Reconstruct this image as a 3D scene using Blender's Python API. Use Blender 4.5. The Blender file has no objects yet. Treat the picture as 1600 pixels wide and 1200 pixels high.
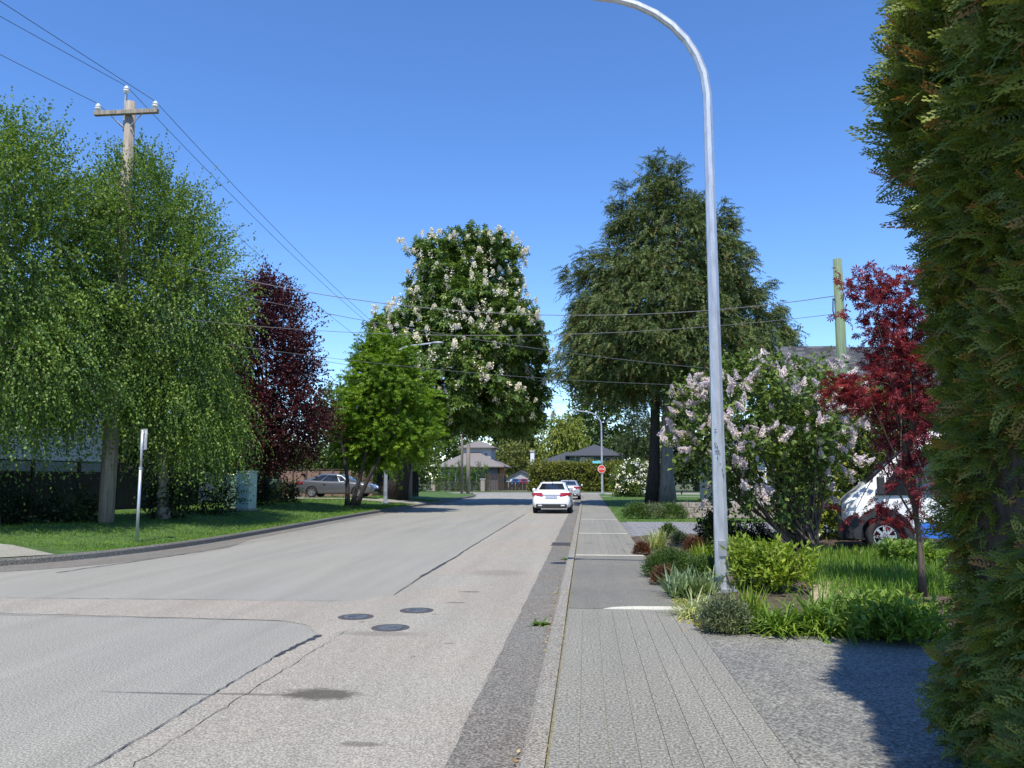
import bpy, bmesh, math, random
import numpy as np
from mathutils import Vector, Matrix, Euler
R = math.radians
random.seed(7)
rng = np.random.default_rng(7)
sc = bpy.context.scene
COL = sc.collection

# ------------------------------------------------------------------ camera
F = 1232.0                                   # focal length in photo pixels (1600 wide)
PITCH = math.atan(146 / F)
YAW = math.atan(116 * math.cos(PITCH) / F)
CAMH = 1.65
cam = bpy.data.cameras.new('camera')
cam.sensor_width = 36
cam.lens = 36 * F / 1600
cam.clip_end = 3000
cam.clip_start = 0.05
cam_o = bpy.data.objects.new('camera', cam)
COL.objects.link(cam_o)
cam_o.location = (0, 0, CAMH)
cam_o.rotation_euler = (R(90) + PITCH, 0, YAW)
sc.camera = cam_o

# ------------------------------------------------------------------ sky, sun, exposure
SUN_EL, SUN_AZ = 62.0, -5.0                  # sun high behind the camera, a little to the left
w = bpy.data.worlds.new('World')
sc.world = w
w.use_nodes = True
wn, wl = w.node_tree.nodes, w.node_tree.links
sky = wn.new('ShaderNodeTexSky')
sky.sky_type = 'NISHITA'
sky.sun_disc = False
sky.sun_elevation = R(SUN_EL)
sky.sun_rotation = R(180 - SUN_AZ)
sky.air_density = 1.0
sky.dust_density = 0.0
sky.altitude = 1500
sky.ozone_density = 3.0
wn['Background'].inputs['Strength'].default_value = 0.135
hs = wn.new('ShaderNodeHueSaturation')
hs.inputs['Hue'].default_value = 0.507
hs.inputs['Saturation'].default_value = 1.2
hs.inputs['Value'].default_value = 1.12
wl.new(sky.outputs[0], hs.inputs['Color'])
wl.new(hs.outputs[0], wn['Background'].inputs['Color'])
sun = bpy.data.lights.new('sun', 'SUN')
sun.energy = 3.7
sun.angle = R(0.53)
sun.color = (1.0, 0.945, 0.85)
sun_o = bpy.data.objects.new('sun', sun)
COL.objects.link(sun_o)
sun_o.rotation_euler = (R(90 - SUN_EL), 0, R(SUN_AZ))
sun_o.location = (0, -10, 30)
vs = sc.view_settings
vs.view_transform = 'Standard'
vs.look = 'None'
vs.gamma = 1
vs.use_curve_mapping = False
vs.exposure = 0.76

# ------------------------------------------------------------------ photo pixel -> place
_f = np.array([-math.sin(YAW) * math.cos(PITCH), math.cos(YAW) * math.cos(PITCH), math.sin(PITCH)])
_r = np.array([math.cos(YAW), math.sin(YAW), 0.0])
_u = np.cross(_r, _f)
def ray(px, py): return _f * F + _r * (px - 800) + _u * (600 - py)
def at(px, py, Y):
    d = ray(px, py)
    return np.array([0, 0, CAMH]) + d * (Y / d[1])
def gr(px, py, z=0.0):
    d = ray(px, py)
    return np.array([0, 0, CAMH]) + d * ((z - CAMH) / d[2])

# ------------------------------------------------------------------ object helpers
def link(o, parent=None):
    COL.objects.link(o)
    if parent is not None: o.parent = parent
    return o
def tag(o, label=None, cat=None, group=None, kind=None):
    if label: o['label'] = label
    if cat: o['category'] = cat
    if group: o['group'] = group
    if kind: o['kind'] = kind
    return o
def empty(name, loc=(0, 0, 0), rz=0.0):
    o = bpy.data.objects.new(name, None)
    o.empty_display_size = 0.2
    COL.objects.link(o)
    o.location = tuple(float(v) for v in loc)
    o.rotation_euler = (0, 0, rz)
    return o
def np_mesh(name, V, Fc, smooth=False):
    """V (n,3), Fc (m,k) all faces with k corners."""
    V = np.ascontiguousarray(V, dtype=np.float32)
    Fc = np.ascontiguousarray(Fc, dtype=np.int32)
    m, k = Fc.shape
    me = bpy.data.meshes.new(name)
    me.vertices.add(len(V)); me.vertices.foreach_set('co', V.ravel())
    me.loops.add(m * k); me.loops.foreach_set('vertex_index', Fc.ravel())
    me.polygons.add(m)
    me.polygons.foreach_set('loop_start', np.arange(0, m * k, k, dtype=np.int32))
    try: me.polygons.foreach_set('loop_total', np.full(m, k, dtype=np.int32))
    except Exception: pass
    me.polygons.foreach_set('use_smooth', np.full(m, smooth, dtype=bool))
    me.update(calc_edges=True)
    return me
class MB:
    """collects faces of mixed size"""
    def __init__(s): s.v = []; s.f = []
    def add(s, vs, fs):
        o = len(s.v); s.v += [tuple(map(float, p)) for p in vs]; s.f += [tuple(i + o for i in f) for f in fs]; return s
    def box(s, x0, x1, y0, y1, z0, z1):
        return s.add([(x0,y0,z0),(x1,y0,z0),(x1,y1,z0),(x0,y1,z0),(x0,y0,z1),(x1,y0,z1),(x1,y1,z1),(x0,y1,z1)],
                     [(3,2,1,0),(4,5,6,7),(0,1,5,4),(1,2,6,5),(2,3,7,6),(3,0,4,7)])
    def tube(s, pts, rad, n=8, cap=True, rot=0.0):
        pts = [Vector(p) for p in pts]
        if not hasattr(rad, '__len__'): rad = [rad] * len(pts)
        o = len(s.v); up = None
        for i, p in enumerate(pts):
            t = (pts[min(i+1, len(pts)-1)] - pts[max(i-1, 0)]).normalized()
            if up is None:
                a = Vector((1, 0, 0)) if abs(t.x) < .9 else Vector((0, 1, 0))
                up = (a - t * a.dot(t)).normalized()
            else:
                up = (up - t * up.dot(t)).normalized()
            sd = t.cross(up)
            for j in range(n):
                a = 2 * math.pi * j / n + rot
                q = p + (up * math.cos(a) + sd * math.sin(a)) * rad[i]
                s.v.append(tuple(q))
        for i in range(len(pts) - 1):
            for j in range(n):
                a = o + i*n + j; b = o + i*n + (j+1) % n
                s.f.append((a, b, b + n, a + n))
        if cap:
            s.f.append(tuple(o + j for j in reversed(range(n))))
            e = o + (len(pts)-1)*n
            s.f.append(tuple(e + j for j in range(n)))
        return s
    def lathe(s, prof, n=16, c=(0, 0, 0)):
        o = len(s.v)
        for r_, z in prof:
            for j in range(n):
                a = 2*math.pi*j/n
                s.v.append((c[0]+r_*math.cos(a), c[1]+r_*math.sin(a), c[2]+z))
        for i in range(len(prof)-1):
            for j in range(n):
                a = o+i*n+j; b = o+i*n+(j+1) % n
                s.f.append((a, b, b+n, a+n))
        s.f.append(tuple(o+j for j in reversed(range(n))))
        e = o+(len(prof)-1)*n
        s.f.append(tuple(e+j for j in range(n)))
        return s
    def prism(s, poly, h0, h1, axis='z'):
        """extrude a 2-D polygon; axis z: (x,y) ; axis x: (y,z) ; axis y: (x,z)"""
        n = len(poly)
        def mk(p, h):
            return (p[0], p[1], h) if axis == 'z' else ((h, p[0], p[1]) if axis == 'x' else (p[0], h, p[1]))
        vs = [mk(p, h0) for p in poly] + [mk(p, h1) for p in poly]
        fs = [tuple(range(n))[::-1], tuple(range(n, 2*n))] + [(i, (i+1) % n, n+(i+1) % n, n+i) for i in range(n)]
        return s.add(vs, fs)
    def mesh(s, name, smooth=False):
        me = bpy.data.meshes.new(name)
        me.from_pydata(s.v, [], s.f)
        bm = bmesh.new(); bm.from_mesh(me)
        bmesh.ops.recalc_face_normals(bm, faces=bm.faces)
        bm.to_mesh(me); bm.free()
        if smooth: me.polygons.foreach_set('use_smooth', [True]*len(me.polygons))
        me.update()
        return me
    def build(s, name, mat, parent=None, smooth=False, bevel=0):
        me = s.mesh(name, smooth)
        o = bpy.data.objects.new(name, me)
        if mat: me.materials.append(mat)
        link(o, parent)
        if bevel:
            b = o.modifiers.new('bevel', 'BEVEL'); b.width = bevel; b.segments = 2; b.limit_method = 'ANGLE'
        return o
def meshobj(name, me, mat=None, parent=None, loc=None):
    o = bpy.data.objects.new(name, me)
    if mat and not me.materials: me.materials.append(mat)
    link(o, parent)
    if loc is not None: o.location = tuple(float(v) for v in loc)
    return o
def copy_tree(o, parent=None):
    c = o.copy(); COL.objects.link(c); c.parent = parent
    for ch in list(o.children): copy_tree(ch, c)
    return c

# ------------------------------------------------------------------ materials
def newmat(name):
    m = bpy.data.materials.new(name); m.use_nodes = True
    return m, m.node_tree.nodes, m.node_tree.links, m.node_tree.nodes['Principled BSDF']
def rgb(c): return (c[0], c[1], c[2], 1.0)
def node_noise(n, l, co, scale, detail=3, rough=.6):
    t = n.new('ShaderNodeTexNoise'); t.inputs['Scale'].default_value = scale
    t.inputs['Detail'].default_value = detail; t.inputs['Roughness'].default_value = rough
    l.new(co, t.inputs['Vector']); return t.outputs['Fac']
def ramp(n, l, fac, stops, interp='LINEAR'):
    r_ = n.new('ShaderNodeValToRGB'); r_.color_ramp.interpolation = interp
    e = r_.color_ramp.elements
    while len(e) < len(stops): e.new(.5)
    for el, (p, c) in zip(e, stops): el.position = p; el.color = rgb(c)
    l.new(fac, r_.inputs['Fac']); return r_.outputs['Color']
def mixc(n, l, fac, a, b, mode='MIX'):
    m = n.new('ShaderNodeMixRGB'); m.blend_type = mode
    for k, x in (('Fac', fac), ('Color1', a), ('Color2', b)):
        if isinstance(x, (int, float)): m.inputs[k].default_value = x
        elif isinstance(x, tuple): m.inputs[k].default_value = rgb(x)
        else: l.new(x, m.inputs[k])
    return m.outputs['Color']
def mth(n, l, op, a, b=None):
    m = n.new('ShaderNodeMath'); m.operation = op
    for i, x in enumerate((a, b)):
        if x is None: continue
        if isinstance(x, (int, float)): m.inputs[i].default_value = x
        else: l.new(x, m.inputs[i])
    return m.outputs[0]
def bumpn(n, l, h, bsdf, strength=.3, dist=.01):
    b = n.new('ShaderNodeBump'); b.inputs['Strength'].default_value = strength; b.inputs['Distance'].default_value = dist
    l.new(h, b.inputs['Height']); l.new(b.outputs['Normal'], bsdf.inputs['Normal'])
def simple(name, col, rough=.6, metal=0.0, var=.18, scale=6.0, bump=0.0, bscale=None, spec=.4, coat=0.0, stretch=None):
    m, n, l, b = newmat(name)
    tc = n.new('ShaderNodeTexCoord'); co = tc.outputs['Object']
    if stretch:
        mp = n.new('ShaderNodeMapping'); mp.inputs['Scale'].default_value = stretch; l.new(co, mp.inputs['Vector']); co = mp.outputs['Vector']
    f = node_noise(n, l, co, scale, 5, .65)
    lo = tuple(c*(1-var*1.6) for c in col); hi = tuple(min(1, c*(1+var*1.2)) for c in col)
    l.new(ramp(n, l, f, [(.3, lo), (.52, col), (.75, hi)]), b.inputs['Base Color'])
    b.inputs['Roughness'].default_value = rough; b.inputs['Metallic'].default_value = metal
    b.inputs['Specular IOR Level'].default_value = spec
    b.inputs['Coat Weight'].default_value = coat
    if bump: bumpn(n, l, node_noise(n, l, co, bscale or scale*4, 4), b, bump, .01)
    return m
def leafmat(name, stops, rough=.45, trans=.3, tint=(1.15, 1.25, .55), spec=.3, inst=False):
    """colour differs from leaf to leaf; a part of the light passes through"""
    m, n, l, b = newmat(name)
    g = n.new('ShaderNodeNewGeometry')
    fac = g.outputs['Random Per Island']
    if inst:
        at_ = n.new('ShaderNodeAttribute'); at_.attribute_type = 'INSTANCER'; at_.attribute_name = 'rnd'; fac = at_.outputs['Fac']
    c = ramp(n, l, fac, stops)
    tc = n.new('ShaderNodeTexCoord')
    f = node_noise(n, l, tc.outputs['Object'], .9, 2)
    c2 = mixc(n, l, ramp(n, l, f, [(.36, (0, 0, 0)), (.64, (1, 1, 1))]), mixc(n, l, 1.0, c, (.82, .86, .95), 'MULTIPLY'), mixc(n, l, 1.0, c, (1.35, 1.25, .85), 'MULTIPLY'))
    l.new(c2, b.inputs['Base Color'])
    b.inputs['Roughness'].default_value = rough
    b.inputs['Specular IOR Level'].default_value = spec
    t = n.new('ShaderNodeBsdfTranslucent')
    l.new(mixc(n, l, 1.0, c2, tint, 'MULTIPLY'), t.inputs['Color'])
    mx = n.new('ShaderNodeMixShader'); mx.inputs['Fac'].default_value = trans
    l.new(b.outputs[0], mx.inputs[1]); l.new(t.outputs[0], mx.inputs[2])
    l.new(mx.outputs[0], n['Material Output'].inputs['Surface'])
    return m
def paving(name, base, dark, light, fine=70.0, tintc=None, patch=.35, rough=.85, bump=.5, stains=(), wear=.12, yellow=None):
    """aggregate: fine stones, mid mottling, large patches, stains with their own shapes"""
    m, n, l, b = newmat(name)
    tc = n.new('ShaderNodeTexCoord'); co = tc.outputs['Object']
    f1 = node_noise(n, l, co, fine, 2, .7)
    c = ramp(n, l, f1, [(.33, dark), (.5, base), (.66, light)])
    f2 = node_noise(n, l, co, 5, 5, .7)
    c = mixc(n, l, mth(n, l, 'MULTIPLY', f2, wear*2), c, mixc(n, l, 1.0, c, (.6, .6, .6), 'MULTIPLY'))
    f3 = node_noise(n, l, co, patch, 4, .6)
    if tintc:
        c = mixc(n, l, ramp(n, l, f3, [(.4, (0, 0, 0)), (.62, (1, 1, 1))]), c, mixc(n, l, 1.0, c, tintc, 'MULTIPLY'))
    mp = n.new('ShaderNodeMapping'); mp.inputs['Scale'].default_value = (2.2, .16, 1); l.new(co, mp.inputs['Vector'])
    f4 = node_noise(n, l, mp.outputs['Vector'], .9, 4, .6)
    c = mixc(n, l, ramp(n, l, f4, [(.38, (0, 0, 0)), (.68, (.5, .5, .5))]), c, mixc(n, l, 1.0, c, (.74, .74, .74), 'MULTIPLY'))
    v = n.new('ShaderNodeTexVoronoi'); v.inputs['Scale'].default_value = fine*.55; l.new(co, v.inputs['Vector'])
    sp = ramp(n, l, v.outputs['Distance'], [(.0, (1, 1, 1)), (.16, (0, 0, 0))])
    c = mixc(n, l, mth(n, l, 'MULTIPLY', sp, .55), c, tuple(x*.35 for x in base))
    sep = n.new('ShaderNodeSeparateXYZ'); l.new(co, sep.inputs[0])
    snz = node_noise(n, l, co, 9, 4, .7) if stains else None
    for (sx, sy, rx, ry, k, colr) in stains:
        dx = mth(n, l, 'DIVIDE', mth(n, l, 'SUBTRACT', sep.outputs[0], sx), rx)
        dy = mth(n, l, 'DIVIDE', mth(n, l, 'SUBTRACT', sep.outputs[1], sy), ry)
        d = mth(n, l, 'SQRT', mth(n, l, 'ADD', mth(n, l, 'MULTIPLY', dx, dx), mth(n, l, 'MULTIPLY', dy, dy)))
        d = mth(n, l, 'ADD', d, mth(n, l, 'MULTIPLY', mth(n, l, 'SUBTRACT', snz, .5), 1.1))
        mk = ramp(n, l, d, [(.55, (1, 1, 1)), (1.05, (0, 0, 0))])
        c = mixc(n, l, mth(n, l, 'MULTIPLY', mk, k), c, colr)
    l.new(mixc(n, l, 1.0, c, (1.0, .985, .90), 'MULTIPLY'), b.inputs['Base Color'])
    b.inputs['Roughness'].default_value = rough
    b.inputs['Specular IOR Level'].default_value = .25
    bumpn(n, l, f1, b, bump*.45, .006)
    return m

MAT = {}
def mk_materials():
    A = MAT
    st = [(-2.05, 6.10, .36, .20, .8, (.055, .048, .042)), (-1.42, 5.02, .17, .06, .55, (.06, .05, .045)),
          (-1.69, 11.6, .2, .09, .6, (.07, .06, .055)), (-1.74, 10.6, .16, .07, .6, (.07, .06, .055)),
          (-1.55, 13.9, .6, .55, .3, (.1, .085, .08)), (-2.2, 8.45, .55, .16, .35, (.1, .09, .08)),
          (-2.62, 6.05, .5, .035, .6, (.07, .065, .06))]
    rs = random.Random(5)
    drips = [(rs.uniform(-2.6, -1.0), rs.uniform(5, 24), rs.uniform(.03, .09), rs.uniform(.03, .08), .45, (.09, .082, .075)) for _ in range(7)]
    lane = [(rs.uniform(-8.5, -3.2), rs.uniform(5.5, 22), rs.uniform(.05, .25), rs.uniform(.05, .2), .3, (.11, .108, .1)) for _ in range(6)]
    grime = [(rs.uniform(-.2, 1.1), rs.uniform(3, 20), rs.uniform(.08, .3), rs.uniform(.15, .5), .3, (.10, .098, .085)) for _ in range(7)]
    A['asphalt'] = paving('asphalt_old', (.275, .268, .25), (.13, .127, .12), (.47, .46, .435), 70, (.96, .97, 1.0), stains=[(-3.15, 6.03, .75, .03, .75, (.08, .08, .08))]+lane)
    A['strip'] = paving('asphalt_patch', (.295, .284, .264), (.16, .153, .142), (.46, .445, .415), 70, (1.03, .965, .935), stains=st+drips)
    A['gutter'] = paving('gutter_asphalt', (.175, .172, .166), (.075, .073, .071), (.34, .33, .32), 58, (1.02, .95, .92), wear=.3)
    A['kerb'] = paving('kerb_concrete', (.265, .258, .245), (.11, .105, .10), (.47, .455, .435), 55, (1.0, .95, .9), wear=.3, bump=.8)
    A['kerb_old'] = paving('kerb_dark', (.15, .15, .15), (.07, .07, .07), (.28, .28, .27), 50, (1, .95, .9), wear=.3)
    A['walk'] = paving('walk_concrete', (.245, .24, .222), (.105, .102, .095), (.43, .42, .39), 55, (.92, .93, .95), wear=.25, bump=.6, stains=grime)
    A['walk_smooth'] = paving('walk_smooth', (.20, .196, .182), (.115, .112, .105), (.31, .304, .285), 75, (.85, .87, .9), wear=.35, bump=.4)
    A['joint'] = paving('joint_concrete', (.56, .55, .5), (.4, .39, .36), (.72, .7, .66), 60, wear=.15)
    A['seam'] = paving('walk_bed', (.19, .178, .15), (.10, .093, .075), (.30, .28, .22), 50, (1.1, 1.05, .6))
    A['drive'] = paving('drive_concrete', (.225, .222, .21), (.09, .088, .084), (.41, .40, .38), 52, (.82, .84, .88), wear=.4, patch=.8, bump=.6)
    A['drive_pale'] = paving('drive_pale', (.29, .28, .25), (.18, .175, .16), (.40, .39, .35), 55)
    A['tar'] = simple('tar', (.045, .045, .05), .5, bump=.4, scale=14)
    A['paver'] = simple('paver', (.22, .22, .225), .85, var=.25, scale=3, bump=.3)
    A['soil'] = simple('soil', (.085, .06, .04), .95, var=.5, scale=5, bump=.9, bscale=40)
    A['soil_pale'] = simple('soil_pale', (.33, .26, .17), .95, var=.3, scale=6, bump=.8, bscale=40)
    A['lawn'] = simple('lawn', (.06, .115, .022), .9, var=.3, scale=2.5, bump=.8, bscale=60)
    A['land'] = simple('land', (.09, .10, .05), .95, var=.3, scale=.3)
    A['galv'] = simple('galvanised', (.52, .54, .57), .42, .55, var=.16, scale=5, spec=.5, stretch=(3, 3, .6))
    A['galv_dark'] = simple('galvanised_dull', (.36, .38, .40), .5, .5, var=.2, scale=7)
    A['pole_wood'] = simple('pole_wood', (.30, .26, .21), .9, var=.35, scale=3, bump=.6, stretch=(9, 9, .35))
    A['pole_green'] = simple('pole_green', (.15, .205, .12), .85, var=.3, scale=3, bump=.5, stretch=(9, 9, .3))
    A['wire'] = simple('wire', (.05, .05, .055), .5, var=.05)
    A['wire_alu'] = simple('wire_aluminium', (.13, .13, .14), .5, .2, var=.05)
    A['porcelain'] = simple('porcelain', (.75, .75, .72), .2, var=.05)
    A['steel'] = simple('steel', (.5, .5, .5), .35, .9, var=.1)
    A['iron'] = simple('cast_iron', (.11, .10, .095), .6, .4, var=.3, scale=20, bump=.4)
    A['lid'] = simple('lid_iron', (.115, .13, .145), .5, .2, var=.3, scale=18, bump=.3)
    A['bark_dark'] = simple('bark_dark', (.045, .037, .03), .95, var=.4, scale=5, bump=.9, bscale=14, stretch=(3, 3, .7))
    A['bark_brown'] = simple('bark_brown', (.12, .095, .07), .95, var=.4, scale=5, bump=.9, bscale=14, stretch=(4, 4, .6))
    A['bark_sunlit'] = simple('bark_sunlit', (.24, .215, .185), .95, var=.35, scale=4, bump=.9, bscale=12, stretch=(4, 4, .5))
    A['bark_birch'] = simple('bark_birch', (.33, .30, .26), .85, var=.5, scale=3, bump=.5, stretch=(1, 1, 4))
    A['white_wall'] = simple('white_siding', (.72, .72, .70), .6, var=.05)
    A['grey_wall'] = simple('grey_wall', (.42, .42, .41), .8, var=.08)
    A['pale_wall'] = simple('pale_wall', (.40, .39, .375), .8, var=.1, bump=.2)
    A['dark_wall'] = simple('dark_wall', (.12, .125, .13), .8, var=.1)
    A['cedar_wall'] = simple('cedar_panel', (.42, .18, .07), .7, var=.2, stretch=(1, 1, 6))
    A['brown_wall'] = simple('brown_fence', (.235, .15, .12), .85, var=.12)
    A['roof_brown'] = simple('roof_brown', (.185, .165, .155), .9, var=.2, scale=9, bump=.5, stretch=(1, 1, 6))
    A['roof_dark'] = simple('roof_dark', (.055, .06, .07), .85, var=.25, scale=9, bump=.5, stretch=(1, 1, 6))
    A['shingle'] = None
    A['trim_dark'] = simple('trim_dark', (.035, .035, .04), .5, var=.1)
    A['trim_white'] = simple('trim_white', (.75, .75, .74), .5, var=.04)
    A['pane'] = simple('window_pane', (.02, .026, .03), .06, spec=.8, var=.2, scale=1)
    A['fence_dark'] = simple('fence_dark', (.032, .026, .021), .85, var=.35, scale=3, stretch=(8, 8, .5))
    A['fence_brown'] = simple('fence_brown', (.07, .05, .04), .85, var=.3)
    A['black_metal'] = simple('black_metal', (.02, .02, .022), .4, .3, var=.1)
    A['stone'] = simple('pillar_stone', (.33, .28, .23), .9, var=.4, scale=9, bump=.8)
    A['cabinet'] = simple('cabinet_green', (.34, .45, .37), .55, var=.12, scale=4)
    A['cabinet_dark'] = simple('cabinet_dark', (.13, .22, .17), .55, var=.12)
    A['cabinet_teal'] = simple('cabinet_teal', (.28, .48, .42), .5, var=.12)
    A['red_sign'] = simple('sign_red', (.62, .05, .04), .4, var=.05)
    A['white_sign'] = simple('sign_white', (.8, .8, .8), .4, var=.03)
    A['cyan_sign'] = simple('sign_cyan', (.18, .55, .62), .4, var=.05)
    A['rubber'] = simple('rubber', (.022, .022, .023), .8, var=.2)
    A['black_plastic'] = simple('black_plastic', (.03, .031, .033), .55, var=.15)
    A['rim'] = simple('rim', (.55, .56, .58), .3, .85, var=.08)
    A['car_glass'] = simple('car_glass', (.014, .017, .02), .04, spec=1.0, var=.1, scale=1)
    A['tail'] = simple('tail_lamp', (.36, .016, .03), .15, var=.15, coat=1)
    A['plate'] = simple('plate', (.42, .45, .56), .4, var=.1)
    for nm, c, mt in (('paint_white', (.80, .80, .79), 0), ('paint_silver', (.55, .55, .57), .4), ('paint_grey', (.12, .13, .145), .4),
                      ('paint_blue', (.07, .13, .28), .3), ('paint_red', (.35, .03, .03), .2), ('van_white', (.78, .79, .8), 0), ('van_blue', (.03, .17, .62), 0)):
        A[nm] = simple(nm, c, .28, mt, var=.03, scale=2, coat=.8)
mk_materials()

# ------------------------------------------------------------------ foliage engine (leaf-sized faces)
def nrm(a): return a / np.maximum(np.linalg.norm(a, axis=-1, keepdims=True), 1e-9)
def T_leaf(wd=.34):
    return np.array([(0, 0, 0), (wd, .45, .07), (0, 1, -.05), (-wd, .45, .07)]), np.array([(0, 1, 2, 3)])
def T_palm(k=5, spread=200, wd=.16, droop=.25):
    V = [(0, 0, 0)]; Fq = []
    for i in range(k):
        a = R(-spread/2 + spread*i/(k-1)); L = 1.0 - .28*abs(i-(k-1)/2)/((k-1)/2)
        d = np.array([math.sin(a), math.cos(a)]); s = np.array([d[1], -d[0]])
        o = len(V)
        m_ = d*L*.55
        V += [(*(m_+s*wd), .05), (*(d*L), -droop*L), (*(m_-s*wd), .05)]
        Fq.append((0, o, o+1, o+2))
    return np.array(V), np.array(Fq)
def _kiter(V, Fq):
    def kite(i, tip, wd, j=None, m=.5):
        a = np.array(V[i]); t = np.array(tip); m_ = a*(1-m)+t*m; d = t-a; s = np.array([d[1], -d[0], 0]); s = s/np.linalg.norm(s)*wd
        o = len(V)
        if j is None:
            V.extend([tuple(m_+s), tuple(t), tuple(m_-s)]); Fq.append((i, o, o+1, o+2)); return o+1
        V.extend([tuple(m_+s), tuple(m_-s)]); Fq.append((i, o, j, o+1)); return j
    return kite
def T_frond():
    V = [(0, 0, 0), (0, .35, -.02), (0, .68, -.08), (0, 1, -.2)]; Fq = []
    kite = _kiter(V, Fq)
    kite(0, V[1], .05, 1); kite(1, V[2], .055, 2); kite(2, V[3], .05, 3)
    for i, L in ((0, .36), (1, .34), (2, .26)):
        for sg in (-1, 1):
            a = R(34)
            kite(i, np.array(V[i])+np.array([sg*math.sin(a)*L, math.cos(a)*L, -.07]), .045)
    return np.array(V), np.array(Fq)
def T_spray():
    """flat cedar spray: many narrow fingers swept towards the tip"""
    V = []; Fq = []
    n = 10
    for i in range(n):
        y = i/(n-1); V.append((.05*math.sin(4*y), y, -.24*y*y))
    kite = _kiter(V, Fq)
    for i in range(n-1): kite(i, V[i+1], .024, i+1)
    for i in range(n-1):
        for sg in (-1, 1):
            L = .40*(1-.075*i)*(1.0 if sg > 0 else .9)*(1.0 if i > 1 else .7); a = R(40 if (i % 2) else 32)
            d = np.array([sg*math.sin(a), math.cos(a), -.12]); p0 = np.array(V[i])
            m1 = kite(i, p0+d*L*.5, .022, None, .6)
            d2 = np.array([sg*math.sin(a*.6), math.cos(a*.6), -.2])
            kite(m1, np.array(V[m1])+d2*L*.55, .027, None, .62)
            a3 = a+R(26)
            kite(m1, np.array(V[m1])+np.array([sg*math.sin(a3), math.cos(a3), -.2])*L*.36, .022, None, .62)
    return np.array(V), np.array(Fq)
def leaves_np(C, axis, normal, size, tpl):
    tv, tf = tpl
    axis = nrm(axis); side = nrm(np.cross(axis, normal)); nn = np.cross(side, axis)
    s = np.broadcast_to(np.asarray(size, float), (len(C),))[:, None, None]
    V = C[:, None, :] + s*(tv[None, :, 0:1]*side[:, None, :] + tv[None, :, 1:2]*axis[:, None, :] + tv[None, :, 2:3]*nn[:, None, :])
    k = len(tv)
    Fc = (tf[None] + (np.arange(len(C))*k)[:, None, None]).reshape(-1, tf.shape[1])
    return V.reshape(-1, 3), Fc
def join_np(parts):
    Vs, Fs, o = [], [], 0
    for V, Fc in parts: Vs.append(V); Fs.append(Fc+o); o += len(V)
    return np.concatenate(Vs), np.concatenate(Fs)
def profile(Y, prof):
    """silhouette rows (py, x_left, x_right) of a crown at distance Y -> heights, centres, half widths"""
    P_ = sorted([(at((a+b)/2, py, Y)[2], at(a, py, Y)[0], at(b, py, Y)[0]) for py, a, b in prof])
    z = np.array([p[0] for p in P_]); xl = np.array([p[1] for p in P_]); xr = np.array([p[2] for p in P_])
    return z, (xl+xr)/2, (xr-xl)/2, Y
def sample(env, n, shell=.42, depth=1.0, gaps=.0, wpow=1.3, inset=0.0, lump=.16, ph=None):
    z, cx, a, Y = env
    a = np.maximum(a-inset, .08); z = np.concatenate([z[:-1], [z[-1]-min(inset, .3*(z[-1]-z[0]))]]) if inset else z
    zz = np.linspace(z[0], z[-1], 400); aa = np.interp(zz, z, a)
    c = np.cumsum(aa**wpow); c /= c[-1]
    P_ = np.zeros((0, 3)); D = np.zeros((0, 3))
    ph = rng.uniform(0, 6, 6) if ph is None else ph
    asc = max(a.max(), .5); kz = 9.0/(asc*2)
    while len(P_) < n:
        m = n*2
        q = np.interp(rng.random(m), c, zz); ra = np.interp(q, z, a); rc = np.interp(q, z, cx)
        th = rng.uniform(0, 2*np.pi, m); r_ = rng.random(m)**shell
        r_ = r_*(1+lump*(np.sin(3*th+ph[0]+q*kz*.5)*np.sin(q*kz+ph[1])+.6*np.sin(7*th+ph[2]+q*kz*1.3)*np.sin(q*kz*2.1+ph[5])))
        x = ra*r_*np.cos(th); y = ra*depth*r_*np.sin(th)
        p = np.stack([rc+x, Y+y, q], 1)
        zm = z[0]+(z[-1]-z[0])*.4
        d = nrm(np.stack([x, y, (q-zm)*.55], 1)+1e-6)
        if gaps > 0:
            kk = 6.5/asc
            g = np.sin(p[:, 0]*kk+ph[0])*np.sin(p[:, 1]*kk*1.1+ph[1])*np.sin(p[:, 2]*kk*.95+ph[2]) + .5*np.sin(p[:, 0]*kk*2.1+ph[3])*np.sin(p[:, 2]*kk*2.3+ph[4])
            keep = g > (-1.2+gaps)
            p, d = p[keep], d[keep]
        P_ = np.concatenate([P_, p]); D = np.concatenate([D, d])
    return P_[:n], D[:n]
def twigs(P_, D, L, ntw, nlf, size, tpl, droop=.2, spread=.6, up=.0, out=1.0, base_j=.25, ax_t=.5, ax_r=.8, ax_down=0.0, nz=.7, nr=.6, szv=.3):
    n = len(P_)
    base = np.repeat(P_, ntw, 0) + rng.normal(0, 1, (n*ntw, 3))*L*base_j
    d = nrm(np.repeat(D, ntw, 0)*out + rng.normal(0, 1, (n*ntw, 3))*spread + np.array([0, 0, up]))
    Ls = L*rng.uniform(.55, 1.25, (n*ntw, 1))
    t = (np.arange(nlf)+.5)/nlf
    t = t[None, :]+rng.uniform(-.5, .5, (n*ntw, nlf))/nlf
    pos = base[:, None, :] + d[:, None, :]*Ls[:, None, :]*t[..., None] - np.array([0, 0, 1.0])*(droop*Ls)[:, None, :]*(t**2)[..., None]
    tan = d[:, None, :] - np.array([0, 0, 2.0])*droop*t[..., None]
    pos = pos.reshape(-1, 3); tan = nrm(tan.reshape(-1, 3))
    ax = tan*ax_t + rng.normal(0, 1, pos.shape)*ax_r*.6 + np.array([0, 0, -ax_down])
    no = rng.normal(0, 1, pos.shape)*nr + np.array([0, 0, nz])
    sz = size*rng.uniform(1-szv, 1+szv, len(pos))
    return leaves_np(pos, ax, no, sz, tpl)
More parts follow.
